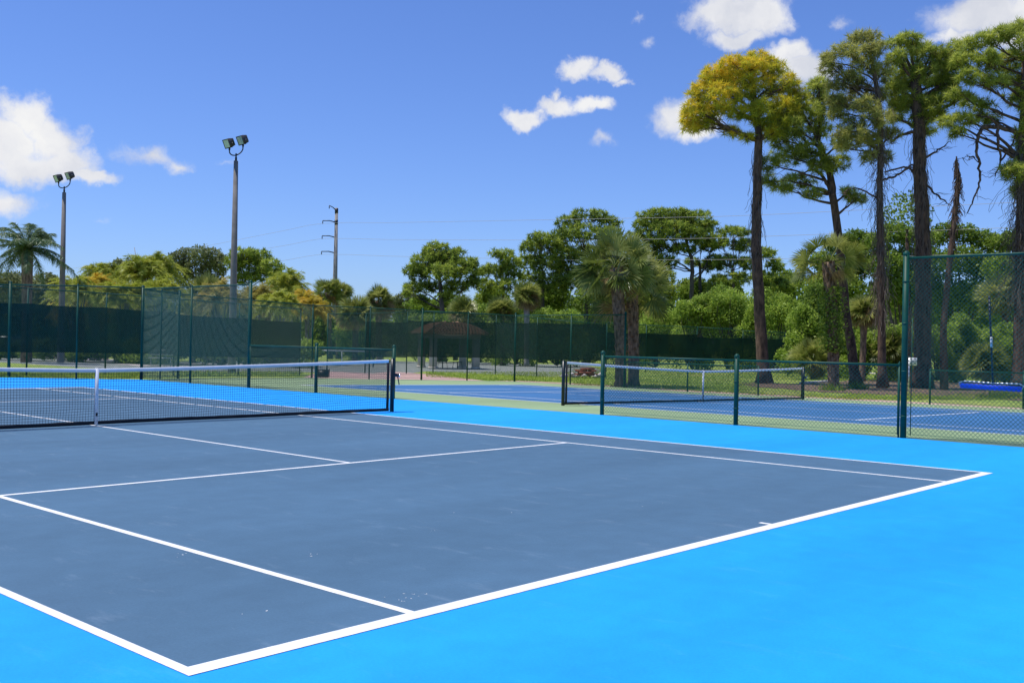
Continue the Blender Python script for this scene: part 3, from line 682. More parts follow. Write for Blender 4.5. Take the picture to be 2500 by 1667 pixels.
pine('pine_tree',[(2090,938),(2078,850),(2062,740),(2050,600),(2034,480),(2026,420),(2000,350)],51.5,
 [(1995,225,30,22),(1960,272,45,28),(2010,262,40,28),(1930,312,40,25),(1985,320,45,28),(1900,345,35,22),(1882,400,22,20),(1877,442,18,16),(1925,382,45,22),(1978,372,40,22),(2003,407,30,18),(1950,442,45,15),(1990,472,25,11),(2042,400,32,18),(1912,460,25,12),(1895,300,25,20),(2090,488,22,14),(2070,470,18,12),(2055,350,25,18),(2000,205,18,16)],
 .25,'leaning green pine immediately right of the golden-crowned one',seed=12,tufts=42,group=GP,r_top=.6,extra=[([(2034,480),(2010,430),(1985,412),(1950,430)],.13,.03)])
pine('pine_tree',[(2155,955),(2152,800),(2150,600),(2148,420),(2150,280),(2135,180),(2120,120)],48,
 [(2095,100,30,18),(2125,93,22,15),(2060,130,35,20),(2030,165,25,22),(2110,135,40,22),(2140,120,20,16),(2075,190,35,16),(2042,208,28,14),(2155,180,25,26),(2120,235,42,24),(2065,252,38,18),(2140,290,40,24),(2080,310,36,16),(2045,280,28,12),(2110,350,32,15),(2062,362,22,10),(2172,330,28,20),(2015,150,12,18),(2105,165,36,20),(2090,212,30,18),(2110,262,34,20),(2095,330,40,18),(2120,385,24,14),(2060,330,30,14),(2155,385,20,14),(2040,245,24,14)],
 .20,'slender vine-draped pine with sparse crown, middle of the right-hand group',mat_='needle_dry',seed=13,tufts=30,group=GP,vines=(180,760,520,.55),extra=[([(2150,300),(2110,240),(2060,195),(2040,190)],.10,.03),([(2150,480),(2090,455),(2060,470)],.06,.02),([(2148,330),(2080,320),(2030,330)],.07,.02),([(2150,460),(2190,430),(2228,402)],.07,.05)],stubs=8)
pine('pine_tree',[(2250,948),(2252,800),(2254,600),(2246,440),(2243,320),(2235,200)],49,
 [(2195,105,28,16),(2225,95,20,13),(2240,125,30,20),(2275,130,30,20),(2190,145,25,18),(2215,175,45,24),(2265,185,45,26),(2180,222,30,22),(2230,245,50,26),(2280,258,30,22),(2247,295,28,22),(2302,150,28,26),(2325,190,25,26),(2330,120,18,16),(2350,240,28,16),(2262,320,20,14),(2210,205,40,20),(2290,205,34,20),(2305,235,28,18),(2200,260,28,18),(2290,285,28,14),(2335,155,24,18),(2180,285,24,14)],
 .40,'thickest dark-trunked pine, behind the mesh right of the thick fence post',seed=14,tufts=42,group=GP,vines=(300,900,420,.22),r_top=.62,extra=[([(2246,330),(2215,325),(2190,335),(2175,350)],.12,.05),([(2250,430),(2215,405),(2160,420)],.08,.04),([(2262,400),(2285,370),(2320,345)],.09,.02),([(2262,440),(2290,480),(2320,500)],.08,.02)],stubs=6)
# dead snag
r=R(21); Q=trunkline([(2305,950),(2303,800),(2318,640),(2332,520),(2340,440),(2335,382)],47); root=empty('dead_tree',Q[0],'dead narrow snag draped with dark vines between the two thick pines','dead tree')
g=G(); g.tube(Q,[.2,.15,.13,.11,.08,.03],10); g.build('trunk',M['bark'],root); gv=G()
for k in range(420):
    t=r.uniform(.45,1)*5; i=min(4,int(t)); c=Q[i]+(Q[i+1]-Q[i])*(t-i); w_=.30*math.sin(PI*min(1,(5-t)/3.2)); e=rdir(r,1)[0]; e[2]=0
    P_=[c]; 
    for j in range(5): P_.append(P_[-1]+e*w_*.35*r.uniform(0,1)-Z3*r.uniform(.05,.2)+r.normal(size=3)*.03)
    gv.tube(P_,.012,3,False)
gv.build('hanging_vines',M['bark'],root)
pine('pine_tree',[(2490,935),(2492,800),(2494,620),(2496,450),(2498,300),(2502,150)],47,
 [(2360,115,22,18),(2345,150,25,18),(2410,100,30,20),(2445,85,25,18),(2480,75,35,22),(2515,110,40,32),(2400,150,40,24),(2450,150,45,26),(2490,190,45,30),(2430,200,35,22),(2365,190,30,18),(2480,240,30,18),(2330,230,20,12),(2390,258,40,14),(2355,292,36,12),(2410,290,32,13),(2310,300,16,13),(2335,325,16,12),(2500,335,20,36),(2500,400,28,28),(2472,420,28,22),(2492,465,24,18),(2530,250,40,60),(2540,350,40,60)],
 .36,'rightmost pine with curved hanging limbs, cut by the frame edge',seed=15,tufts=40,group=GP,vines=(330,700,800,.7),extra=[([(2498,318),(2450,312),(2400,308),(2385,335),(2386,380),(2395,440),(2380,480),(2362,520)],.15,.03),([(2440,312),(2436,350),(2446,395),(2430,430)],.10,.03),([(2440,310),(2415,285),(2370,283)],.09,.03),([(2446,395),(2468,360),(2480,330)],.06,.04),([(2395,400),(2370,380),(2350,385)],.03,.015)])
# slim background stem behind the thick pine
g=G(); Q=trunkline([(2222,918),(2220,820),(2216,700),(2214,560)],56); root=empty('thin_tree',Q[0],'thin brown stem just left of the thickest pine','tree'); g.tube(Q,[.16,.13,.11,.08],8); g.build('trunk',M['bark'],root)
g=G(); C=shell(Q[-1]+Z3*.8,1.2,1.2,1.2,900,R(5)); leaves(g,C,R(6),.2,R(7).uniform(.2,.7,900)); g.build('crown',M['leaf'],root)

# ------------------------------------------------------------------ fan palms
GPP='cabbage palms around the courts'
fanpalm('fan_palm',[(1515,934),(1516,850),(1510,740),(1504,655)],43,(1500,625,112),'nearest cabbage palm with a big full crown, left of its darker-trunked twin',rad=.24,nf=44,size=1.0,seed=31,dry=3,group=GPP,dryb=.1,pet=1,low=-.6)
fanpalm('fan_palm',[(1547,936),(1547,850),(1545,770),(1542,712)],44.5,(1560,680,112),'red-brown-trunked cabbage palm standing right beside the nearest big-crowned one',rad=.24,nf=36,size=1.0,seed=32,dry=3,group=GPP,low=-.55)
fanpalm('fan_palm',[(2035,950),(2034,850),(2030,740),(2022,640)],46,(2018,600,100),'ivy-clad cabbage palm with a thick boot-covered trunk between the golden and thin pines',rad=.25,nf=27,size=.85,seed=33,dry=2,group=GPP,ivy=(700,860),low=-.55,dryb=.15)
fanpalm('fan_palm',[(806,868),(803,760),(800,715)],92,(796,672,46),'cabbage palm in front of the utility pole, left one of the close pair',rad=.22,nf=40,size=1.0,seed=34,dry=6,group=GPP,boots=False,dryb=.3)
fanpalm('fan_palm',[(826,868),(826,760),(824,715)],94,(830,685,40),'cabbage palm in front of the utility pole, right one of the close pair',rad=.22,nf=34,size=1.0,seed=35,dry=4,group=GPP,boots=False)
fanpalm('fan_palm',[(926,868),(925,800),(924,735)],84,(922,706,48),'cabbage palm with a shaggy brown skirt, first one left of the lone round pine',rad=.24,nf=50,size=1.15,seed=36,dry=14,group=GPP,boots=False,dryb=.6,low=-.95)
fanpalm('fan_palm',[(868,868),(868,800),(868,765)],78,(868,738,50),'short wide cabbage palm between the utility pole and the shaggy-skirted palm',rad=.24,nf=46,size=1.15,seed=37,dry=10,group=GPP,boots=False,dryb=.4,low=-.6,col=.6)
fanpalm('fan_palm',[(1130,868),(1130,800),(1129,757)],82,(1128,737,38),'small grey-green cabbage palm at the foot of the lone round pine',rad=.2,nf=44,size=1.0,seed=38,dry=6,group=GPP,boots=False,dryb=.2)
fanpalm('fan_palm',[(1228,868),(1228,800),(1227,760)],80,(1226,738,42),'grey-green cabbage palm left of the orange-skirted one',rad=.2,nf=46,size=1.05,seed=39,dry=4,group=GPP,boots=False,dryb=.1)
fanpalm('fan_palm',[(1286,868),(1286,800),(1286,722)],78,(1286,698,40),'cabbage palm with orange-brown dead skirt above the dark windscreen',rad=.2,nf=38,size=1.05,seed=40,dry=22,group=GPP,boots=False,dryb=.9,low=-.85,bark='palmgrey')
fanpalm('fan_palm',[(2105,900),(2108,830),(2110,760)],58,(2112,728,46),'small pale cabbage palm with yellow lower leaves behind the thin pine',rad=.17,nf=36,size=.95,seed=41,dry=8,group=GPP,boots=False,dryb=.8,col=.62)
fanpalm('fan_palm',[(2460,905),(2458,830),(2450,720)],60,(2445,700,64),'pale cabbage palm crown behind the mesh near the right edge',rad=.17,nf=44,size=1.1,seed=42,dry=4,group=GPP,boots=False,dryb=.3,col=.6)
fanpalm('fan_palm',[(2408,928),(2406,905),(2404,885)],52,(2400,852,58),'low palmetto on a stubby trunk behind the blue roller',rad=.22,nf=46,size=1.0,seed=43,dry=6,group=GPP,boots=False,dryb=.3,cat='palmetto',low=-.4)
fanpalm('fan_palm',[(1985,905),(1985,890),(1985,880)],60,(1968,850,66),'trunkless palmetto with tan lower leaves at the end of the farthest screened fence',rad=.14,nf=50,size=.95,seed=44,dry=10,group=GPP,boots=False,dryb=.7,cat='palmetto',col=.62,low=-.3)
fanpalm('fan_palm',[(2170,900),(2170,880),(2168,850)],60,(2160,790,50),'palm fronds between the thin pine and the thick fence post',rad=.14,nf=36,size=1.0,seed=45,dry=5,group=GPP,boots=False,dryb=.4,col=.55,low=-.4)

# ------------------------------------------------------------------ queen palm and areca clumps at the left
r=R(51); B=foot(64,56,900); root=empty('feather_palm',B,'tall dark green feather palm at the far left beside the light pole','palm tree'); top=at(67,606,56)
g=G(); g.tube([B,(B+top)/2,top-Z3*.4,top],[.3,.26,.3,.18],12); g.build('trunk',M['palmbark'],root); g=G()
for k in range(30):
    el=r.uniform(-.15,1.35); az=k*2.4; dr=math.cos(el)*(math.cos(az)*RH+math.sin(az)*FH)+math.sin(el)*Z3
    frond(g,top,dr,2.9*r.uniform(.8,1.05),r,np.clip(.45+r.normal()*.12+.1*el,0,1),droop=r.uniform(.3,.7),nl=110,ll=.48,w=.017,hang=.85)
g.build('leaves',M['queen'],root)
GA='yellow feather palms behind the left windscreens'
ar=[(185,705,42,38,'areca','pale green feather palm just right of the smaller light pole'),
 (232,700,32,38,'areca_orange','orange-topped feather palm between two green ones at left'),
 (250,672,34,28,'areca','bright green frond burst rising above the orange palm at left'),
 (305,715,48,40,'areca','wide yellow-green feather palm below the thin mast'),
 (345,660,34,40,'areca','tall bright green feather palm beside the thin mast'),
 (388,655,46,40,'areca','largest green feather palm left of the grey oak'),
 (395,715,50,36,'areca','rounded yellow-green feather palm under the largest green one'),
 (190,755,40,30,'areca_orange','low orange feather palm at the foot of the smaller light pole'),
 (320,745,46,28,'areca_rust','low gold feather palm behind the tall corner post'),
 (540,725,50,38,'areca_rust','rusty feather palm just left of the taller light pole'),
 (620,730,46,36,'areca_rust','rusty gold feather palm just right of the taller light pole'),
 (700,690,46,46,'areca','tall yellow-green feather palm left of the paired cabbage palms'),
 (680,735,32,32,'areca','bright yellow feather palm between rusty and orange ones'),
 (755,745,34,44,'areca_orange','vivid orange feather palm at the windscreen end')]
for k,(x,y,rx,ry,mm,lb) in enumerate(ar):
    clumppalm('feather_palm',x,y+6,rx,ry,62+ (k*5)%14,lb,mm,seed=60+k,nf=176,L=1.45+rx/60.,group=GA,w=.021,stems=11,col=.5)
fanpalm('fan_palm',[(505,868),(505,800),(503,720)],72,(500,690,56),'grey-green fan palm left of the taller light pole',rad=.2,nf=46,size=1.0,seed=46,dry=6,group=GPP,boots=False,dryb=.3,col=.6)
fanpalm('fan_palm',[(655,868),(655,800),(653,740)],74,(655,700,40),'fan palm with pale upright leaf right of the taller light pole',rad=.2,nf=40,size=1.0,seed=47,dry=10,group=GPP,boots=False,dryb=.5,col=.6)
fanpalm('fan_palm',[(470,868),(470,800),(470,760)],68,(468,735,44),'low tan-tinged fan palm right of the slanting mesh panel',rad=.2,nf=40,size=1.0,seed=48,dry=10,group=GPP,boots=False,dryb=.6,col=.6)
bush('oak_tree',480,655,66,46,100,'grey-green oak left of the taller light pole, behind the palms','oak',81,9000,.26,cat='tree',lobes=[(430,640,22,22),(455,625,24,18),(490,622,26,18),(520,628,24,20),(540,645,20,22),(440,665,28,22),(480,655,34,26),(520,665,30,24),(460,690,40,20),(510,695,40,20),(415,655,14,14)])
bush('oak_tree',310,650,40,28,110,'small grey-green treetop above the yellow palms, left of the thin mast','oak',82,2600,.26,cat='tree',lobes=[(290,648,14,14),(310,655,16,14),(275,665,12,12),(300,672,26,16)])
bush('oak_tree',90,720,110,50,72,'dull green broadleaf tree under the tall feather palm','oak',83,9000,.24,cat='tree',lobes=[(20,700,36,30),(60,715,40,34),(110,700,34,28),(140,725,28,26),(0,740,40,30),(90,745,50,26),(40,690,30,20),(125,690,18,18)])
bush('oak_tree',985,735,45,25,120,'low grey shrub tree left of the lone round pine','oak',84,3000,.26,cat='tree',lobes=[(960,738,18,12),(985,730,20,14),(1010,738,18,14),(975,750,30,14),(1020,755,20,14)])

# ------------------------------------------------------------------ round pines in the middle distance
GF='rounded pines in the middle distance'
def fp(tr,cl,d,lb,seed,**k):
    pine('pine_tree',tr,d,cl,.30,lb,mat_='needle_far',seed=seed,tufts=80,nn=18,L=.46,w=.046,group=GF,bark='bark_far',depth=.7,**k)
fp([(1080,868),(1080,760),(1075,700),(1070,660)],[(1065,612,32,20),(1100,630,40,24),(1045,640,40,24),(1020,665,35,20),(1080,665,40,20),(1130,660,33,24),(1155,690,20,14),(1008,702,24,12),(996,716,11,7),(1050,700,30,13),(1110,700,30,16),(1030,735,20,16),(1090,722,20,10),(1150,645,20,14),(1075,640,40,22)],92,'lone round-headed pine standing apart against open sky in the middle',101)
fp([(612,868),(610,760),(610,690)],[(590,622,35,16),(627,626,35,16),(570,645,25,16),(610,650,45,20),(655,650,35,18),(681,668,18,12),(640,675,40,16),(590,682,30,12)],98,'rounded pine crown just right of the taller light pole',102)
fp([(1228,868),(1228,760),(1228,690)],[(1225,622,30,13),(1245,640,25,14),(1200,662,28,16),(1240,665,32,18),(1188,700,22,18),(1230,702,38,20),(1180,730,20,14),(1170,665,10,8)],96,'lower pine crown first to the right of the lone round one',103)
fp([(1325,868),(1325,760),(1325,660)],[(1320,582,32,13),(1298,604,28,16),(1345,600,30,16),(1283,640,28,18),(1330,640,42,20),(1300,682,34,20),(1350,692,38,26),(1290,720,30,20)],97,'stepped pine crown above the orange-skirted palm',104)
fp([(1430,868),(1432,760),(1435,640)],[(1440,528,50,14),(1392,545,34,16),(1487,546,30,16),(1368,580,28,20),(1420,570,50,22),(1480,575,35,20),(1378,622,33,20),(1430,622,45,22),(1480,620,30,20),(1385,665,30,20),(1400,690,36,24),(1460,665,40,24),(1360,650,22,22),(1500,640,30,24)],98,'broad dome-topped pine behind the nearest big palm',105)
fp([(1685,868),(1688,760),(1690,640),(1670,570)],[(1598,524,42,12),(1650,520,35,10),(1700,530,38,13),(1735,552,20,14),(1578,550,32,16),(1640,558,48,16),(1700,575,43,16),(1602,600,32,14),(1665,608,36,12),(1732,602,22,14),(1625,575,40,14),(1620,640,36,18),(1588,622,30,16),(1742,640,24,16),(1562,580,28,18),(1650,545,42,16),(1700,555,40,16),(1610,548,40,16)],96,'open flat-topped pine with bare stems between the big palm and the golden pine',106,extra=[([(1690,660),(1655,640),(1610,615)],.12,.04),([(1688,700),(1720,660),(1735,610)],.10,.04)])
fp([(1712,868),(1710,760),(1708,640)],[(1715,590,25,12),(1690,640,18,10),(1725,650,18,12)],99,'slim second stem inside the open flat-topped pine',110)
fp([(1795,868),(1793,760),(1790,660)],[(1790,568,38,13),(1758,590,22,16),(1812,600,32,16),(1770,640,32,18),(1822,645,22,16),(1790,682,40,18),(1750,690,22,16),(1762,720,30,18)],94,'bushy pine directly left of the golden pine trunk',107)
fp([(1880,868),(1880,760),(1878,700)],[(1870,618,22,11),(1892,648,22,14),(1860,680,30,16),(1902,690,26,16),(1925,700,25,12),(1880,715,40,18)],90,'low pine crown directly right of the golden pine trunk',108)
fp([(1600,868),(1600,800),(1600,720)],[(1590,660,30,22),(1620,680,30,22),(1575,700,30,22),(1640,715,36,20),(1600,735,40,20)],102,'dark lower pine seen through the gap behind the big palms',109)

# ------------------------------------------------------------------ shrubs and broadleaf trees behind
GS='shrubs edging the woods'
bs=[(880,800,60,30,88,'bright','bright green shrub seen through the gate fence',3200,.24),
 (1060,790,60,26,86,'leaf','dark shrub behind the left end of the shelter screen',3000,.22),
 (1170,770,60,30,86,'leaf','dark shrub above the shelter roof',3000,.22),
 (1260,790,60,26,80,'bright','low green shrub right of the shelter roof',3000,.22),
 (1360,780,70,30,80,'bright','light green shrub left of the big palm trunks',3800,.22),
 (1440,735,70,45,95,'leaf','dark broad shrub in shade left of the big palm trunks',4000,.26),
 (1600,790,75,45,80,'bright','yellow-green shrub right of the twin palm trunks',6000,.20),
 (1690,765,62,48,79,'bright','rounded bright shrub above the farthest windscreen, left one',6000,.20),
 (1775,745,66,55,78,'bright','tallest bright shrub above the farthest windscreen',6500,.19),
 (1830,800,60,60,77,'bright','bright shrub behind the golden pine trunk',6000,.19),
 (1900,750,66,62,76,'bright','large bright shrub right of the golden pine trunk',7000,.18),
 (1960,800,56,60,66,'bright','mid-green shrub left of the ivy-clad palm',6000,.18),
 (1995,750,50,60,68,'leaf','shaded shrub behind the ivy-clad palm',5000,.18),
 (2060,800,56,70,64,'bright','green shrub between the leaning pine and the ivy-clad palm',5500,.17),
 (2110,820,56,50,61,'bright','bright shrub behind the foot of the thin pine',5000,.16),
 (2185,825,50,45,60,'bright','bright shrub just left of the thick fence post',4500,.16),
 (2290,835,62,45,59,'bright','green shrub behind the mesh right of the thickest pine',5500,.15),
 (2350,815,50,50,60,'bright','mid-green shrub behind the roller handle',4500,.15),
 (2450,830,60,48,57,'bright','bright shrub behind the right end of the blue roller',5500,.15),
 (2530,820,50,60,57,'leaf','shrub at the right frame edge behind the last pine',4000,.15)]
for k,(x,y,rx,ry,d,mm,lb,n,sz) in enumerate(bs): bush('shrub',x,y,rx,ry,d,lb,mm,200+k,n,sz,14,group=GS)
bt=[(2060,650,70,80,80,'dark broadleaf tree behind the thin vine-draped pine',[(2010,640,30,22),(2050,600,35,22),(2090,590,34,24),(2040,660,40,30),(2095,650,36,34),(2060,710,50,34),(2000,700,34,26)]),
 (2200,640,80,80,78,'dark broadleaf tree behind the thick fence post',[(2140,600,34,26),(2180,570,34,22),(2215,580,30,22),(2160,650,44,34),(2220,640,40,34),(2180,710,50,34),(2240,700,40,34)]),
 (2330,660,90,90,77,'dark broadleaf tree behind the dead snag',[(2270,590,32,24),(2310,570,32,22),(2350,575,34,24),(2400,590,36,24),(2290,650,44,34),(2350,640,44,34),(2400,660,40,34),(2320,720,60,34),(2390,730,50,30)]),
 (2470,660,80,90,76,'dark broadleaf tree filling the right edge behind the last pine',[(2440,600,34,24),(2480,590,34,24),(2530,600,40,34),(2450,660,44,34),(2510,670,44,34),(2470,730,60,34)])]
for k,(x,y,rx,ry,d,lb,lob) in enumerate(bt): bush('broadleaf_tree',x,y,rx,ry,d,lb,'leaf',300+k,15000,.24,cat='tree',lobes=lob,v0=.42,group='dark trees behind the right-hand pines')
for k,(x,lb) in enumerate(((20,'low clipped hedge behind the left end of the windscreen'),(190,'low clipped hedge beside the foot of the smaller light pole'),(360,'low clipped hedge behind the pale bench'),(540,'low clipped hedge beside the foot of the taller light pole'),(680,'low clipped hedge behind the right end of the left windscreens'))):
    bush('hedge',x,846,88,22,61.5,lb,'leaf',400+k,5200,.15,group='hedges behind the left windscreens',cat='shrub',lobes=[(x+j*18,850+4*(j%2),22,20) for j in range(-5,6)])
bb=[(1205,735,50,34,104,'mid-green tree mass low behind the first lower pine crown',401),(1350,725,60,44,104,'shaded tree behind the orange-skirted palm',402),(1470,690,70,64,106,'large dark tree filling the gap behind the nearest big palm',403),
 (1590,700,60,60,104,'dark tree behind the twin palm trunks on their right',404),(1690,715,60,44,100,'tree under the open flat-topped pine',405),(1770,725,55,40,98,'tree under the bushy pine left of the golden pine',406),(1910,705,60,44,96,'tree directly right of the golden pine trunk, above the shrubs',407),(1050,745,60,26,108,'low dark tree under the lone round pine',408)]
for (x,y,rx,ry,d,lb,sd) in bb: bush('broadleaf_tree',x,y,rx,ry,d,lb,'leaf',sd,5200,.30,15,cat='tree',v0=.5,group='broadleaf trees under the distant pines')
# far wood: one mass
r=R(90); g=G()
for k in range(255):
    x=(-120+2840*k/149 if k<150 else (2740+1500*(k-150)/59 if k<210 else -140-1300*(k-210)/44))+r.normal()*8; d=r.uniform(112,150); yt=738+r.normal()*9 if x<1900 else 700+r.normal()*14
    if 700<x<1000: yt+=18
    if x>2720: yt-=40
    c=at(x,(yt+860)/2,d); s=d/F; n=900; C=shell(c,30*s,30*s,(868-yt)/2*s,n,r,.2,.5); leaves(g,C,r,.62,np.clip(.35+r.uniform(-.1,.15)+r.normal(size=n)*.12,0,1))
tag(g.build('far_wood',M['leaf'],origin=foot(1200,130)),'far dark green woodland mass behind all the trees','woodland',kind='stuff')

# ------------------------------------------------------------------ grass
r=R(91); g=G(); PL=[]
lawn=[((1040,907),(1400,930),9000),((1400,900),(2500,975),52000),((-40,908),(350,922),9000),((430,905),(740,918),2500),((2000,880),(2500,935),9000)]
for (xa,ya),(xb,yb),n in lawn:
    k=0
    while k<n:
        x=r.uniform(xa,xb); y=r.uniform(ya,yb); p=gp(x,y); 
        if p[0]<26.9 and x>1000: k+=1; continue
        if x>1830+30*math.sin(y) and 928<y<963+4*math.sin(x*.05) and r.rand()<.93: k+=1; continue
        if x<760 and (p[1]<FC[1]+.25 or (x>430 and (p[0]<FC[0]))): k+=1; continue
        PL.append(p); k+=1
PL=A(PL); PL[:,2]-=.03; n=len(PL)
h=r.uniform(.03,.10,n)*(1+.8*(r.rand(n)<.06)); tl=r.normal(size=(n,3))*.35; tl[:,2]=1; b=PL+tl*h[:,None]; W=np.stack([np.cos(r.rand(n)*6.3),np.sin(r.rand(n)*6.3),0*h],1)*.02
nz=.5+.25*np.sin(PL[:,0]*.9+1.3*np.sin(PL[:,1]*.5))*np.sin(PL[:,1]*.7)
g.strips(PL,b,W,np.clip(nz+r.normal(size=n)*.15,0,1)); tag(g.build('grass',M['grassblade'],origin=gp(1700,930)),'short sunlit lawn grass beyond the courts','grass',kind='stuff')
# pine straw litter
g=G(); P_=[]
for k in range(16000):
    x=r.uniform(1800,2500); y=r.uniform(930,976); P_.append(gp(x,y)+A([0,0,-.012]))
P_=A(P_); n=len(P_); e=norm(np.stack([r.normal(size=n),r.normal(size=n),r.uniform(0,.35,n)],1)); b=P_+e*r.uniform(.05,.16,n)[:,None]; W=norm(np.cross(e,Z3+0*e))*.008
g.strips(P_,b,W,r.uniform(.1,.9,n)); tag(g.build('pine_straw',M['straw'],origin=gp(2200,955)),'brown pine straw and twigs scattered under the pines','pine straw',kind='stuff')
# weeds at trunk feet
for k,(x,y,lb) in enumerate(((2093,948,'weed tuft at the foot of the leaning pine'),(2455,968,'spiky weed tuft below the right end of the roller'),(2428,972,'smaller weed tuft below the blue roller'),(2030,952,'weed tuft at the foot of the ivy-clad palm'))):
    c=gp(x,y); g=G(); n=160; e=norm(np.stack([r.normal(size=n),r.normal(size=n),r.uniform(.5,2,n)],1)); a=c+np.c_[r.normal(size=(n,2))*.25,np.zeros(n)]; b=a+e*r.uniform(.2,.5,n)[:,None]; W=norm(np.cross(e,r.normal(size=(n,3))))*.02; g.strips(a,b,W,r.uniform(.1,.7,n)); tag(g.build('weed_tuft',M['leaf'],origin=c),lb,'weeds','weed tufts under the pines')
# pale kerb logs / concrete edging on the lawn
for k,(xa,ya,xb,yb,lb) in enumerate(((1955,937,2030,932,'pale concrete edging piece left of the ivy-clad palm'),(2115,912,2145,914,'short pale edging piece left of the thin pine'),(2165,916,2210,918,'pale edging piece right of the thin pine'))):
    a,b=gp(xa,ya),gp(xb,yb); g=G(); e=norm(b-a); L_=np.linalg.norm(b-a); g.box((a+b)/2+Z3*.04,(L_,.18,.12),A([e,np.cross(Z3,e),Z3])); o=g.build('concrete_edging',M['stone'],origin=(a+b)/2); tag(o,lb,'edging','edging pieces on the lawn')

# ------------------------------------------------------------------ brick pile
c=gp(1420,920); root=empty('brick_pile',c,'pile of red bricks on white rubble, on the lawn behind the second net','brick pile'); r=R(95); g=G(); sc=(c-CAM)@fw/F
for k in range(34):
    q=c+RH*r.uniform(-45,50)*sc+FH*r.normal()*.35+Z3*r.uniform(.02,.16); s=r.uniform(.08,.22); v=rdir(r,10)*s*A([1,1,.6]); 
    tmp=[[0,1,2],[0,2,3],[0,3,4],[0,4,1],[5,2,1],[5,3,2],[5,4,3],[5,1,4]]
    V=A([[0,0,.6],[1,0,0],[0,1,0],[-1,0,0],[0,-1,0],[0,0,-.6]])*s*r.uniform(.6,1.2,(6,1)); g.add(V+q,tmp)
g.build('rubble',M['stone'],root); g=G()
for k in range(26):
    lev=k%4; a=r.normal()*.5+.3; ax=A([[math.cos(a),math.sin(a),0],[-math.sin(a),math.cos(a),0],[0,0,1]])
    q=c+RH*(r.uniform(-12,30))*sc+FH*r.normal()*.2+Z3*(.14+lev*.10); g.box(q,(.42,.22,.10),ax)
g.build('bricks',M['brick'],root)

# ------------------------------------------------------------------ white sign on its post
P=gp(2218,967); d=(P-CAM)@fw; root=empty('court_sign',P,'small white notice sign on a slim post beside the thick fence post','sign')
zt,zb=hz(2220,873,P),hz(2220,892,P); g=G(); g.cyl(P,A([P[0],P[1],zt]),.022,8); g.build('post',M['alu'],root)
ctr=A([P[0],P[1],(zt+zb)/2])+RH*.14-FH*.03; ax=A([RH,FH,Z3]); g=G(); g.box(ctr,(.30,.012,zt-zb),ax); fc=g.build('sign_face',M['signface'],root); g=G()
hh=zt-zb
for k in range(4):
    for j in range(5):
        wd=.035+.01*((j*k)%3); g.box(ctr-FH*.009+Z3*(hh*(.34-.22*k))+RH*(-.11+j*.052),(wd,.003,.022),ax)
t=g.build('lettering',M['ink'],root); t.parent=fc

# ------------------------------------------------------------------ blue roller squeegee hanging on the fence
XQ=XF+.09
def onq(x,y): d_=ray(x,y); t=(XQ-CAM[0])/d_[0]; return CAM+t*d_
root=empty('roller_squeegee',onq(2420,950),'blue foam court roller with a long dark handle hanging on the tall fence','squeegee')
a,b=onq(2346,941),onq(2494,950); g=G(); g.cyl(a,b,.042,20); g.build('roller',M['foam'],root,smooth=False)
g=G(); g.tube([a-A([0,-.02,0]),a+A([.0,.03,.05]),onq(2356,930),onq(2424,935),onq(2490,937),b+A([0,-.03,.05]),b],.011,8); g.build('frame',M['alu'],root)
g=G(); g.tube([onq(2424,935),onq(2420,840),onq(2415,722)],.017,10); g.build('handle',M['navy'],root)
g=G(); u_,v_=onq(2421,848),onq(2420,823); g.cyl(u_,v_,.021,10); gl=g.build('handle_label',M['signface'],root)
g=G()
for k in range(4): q=u_+(v_-u_)*(k+.7)/4.6-FH*.022; g.box(q,(.016,.004,.012),A([RH,FH,Z3]))
g.build('print',M['ink'],root)

# ------------------------------------------------------------------ dark box by the path
c=gp(788,922); root=empty('storage_box',c,'black storage box lying at the fence foot behind the net','box'); d_=(c-CAM)@fw; s=d_/F; ax=A([RH,FH,Z3])
g=G(); g.box(c+Z3*.16,(28*s,.45,.28),ax); g.build('body',M['black'],root); g=G(); g.box(c+Z3*.32,(30*s,.5,.05),ax); g.build('lid',M['black'],root)

# ------------------------------------------------------------------ tiled shelter (seen through the screen)
DG=68; s=DG/F; B=foot(1095,DG); root=empty('tiled_shelter',B,'open shelter with terracotta tiled hip roof and square columns behind the windscreen','shelter')
a0=RH*math.cos(.35)+FH*math.sin(.35); b0=-RH*math.sin(.35)+FH*math.cos(.35)
ze=hz(1100,817,B); zt=hz(1100,791,B); hw=2.05
def pp(i,j,z): return A([B[0],B[1],z])+a0*i+b0*j
g=G(); n=9
# hip roof in curved courses of tiles
for side in range(4):
    ca=[(-1,-1),(1,-1),(1,1),(-1,1)][side]; cb=[(1,-1),(1,1),(-1,1),(-1,-1)][side]
    for k in range(n):
        t0,t1=k/n,(k+1)/n; f=lambda t:(1-.82*t); zf_=lambda t: ze+(zt-ze)*math.sin(t*PI/2)
        r0,r1=hw*f(t0),hw*f(t1)
        g.add([pp(ca[0]*r0,ca[1]*r0,zf_(t0)+.03),pp(cb[0]*r0,cb[1]*r0,zf_(t0)+.03),pp(cb[0]*r1,cb[1]*r1,zf_(t1)),pp(ca[0]*r1,ca[1]*r1,zf_(t1))],[[0,1,2,3]])
        m_=int(r0*2/.22)
        for q in range(m_):
            u=-1+2*(q+.5)/m_; e0=A([ca[0]+(cb[0]-ca[0])*(u+1)/2,ca[1]+(cb[1]-ca[1])*(u+1)/2])
            g.cyl(pp(e0[0]*r0,e0[1]*r0,zf_(t0)+.04),pp(e0[0]*r1,e0[1]*r1,zf_(t1)+.04),.065,5)
g.box(pp(0,0,zt+.02),(.9,.9,.12),A([a0,b0,Z3])); g.build('roof',M['tile'],root)
g=G()
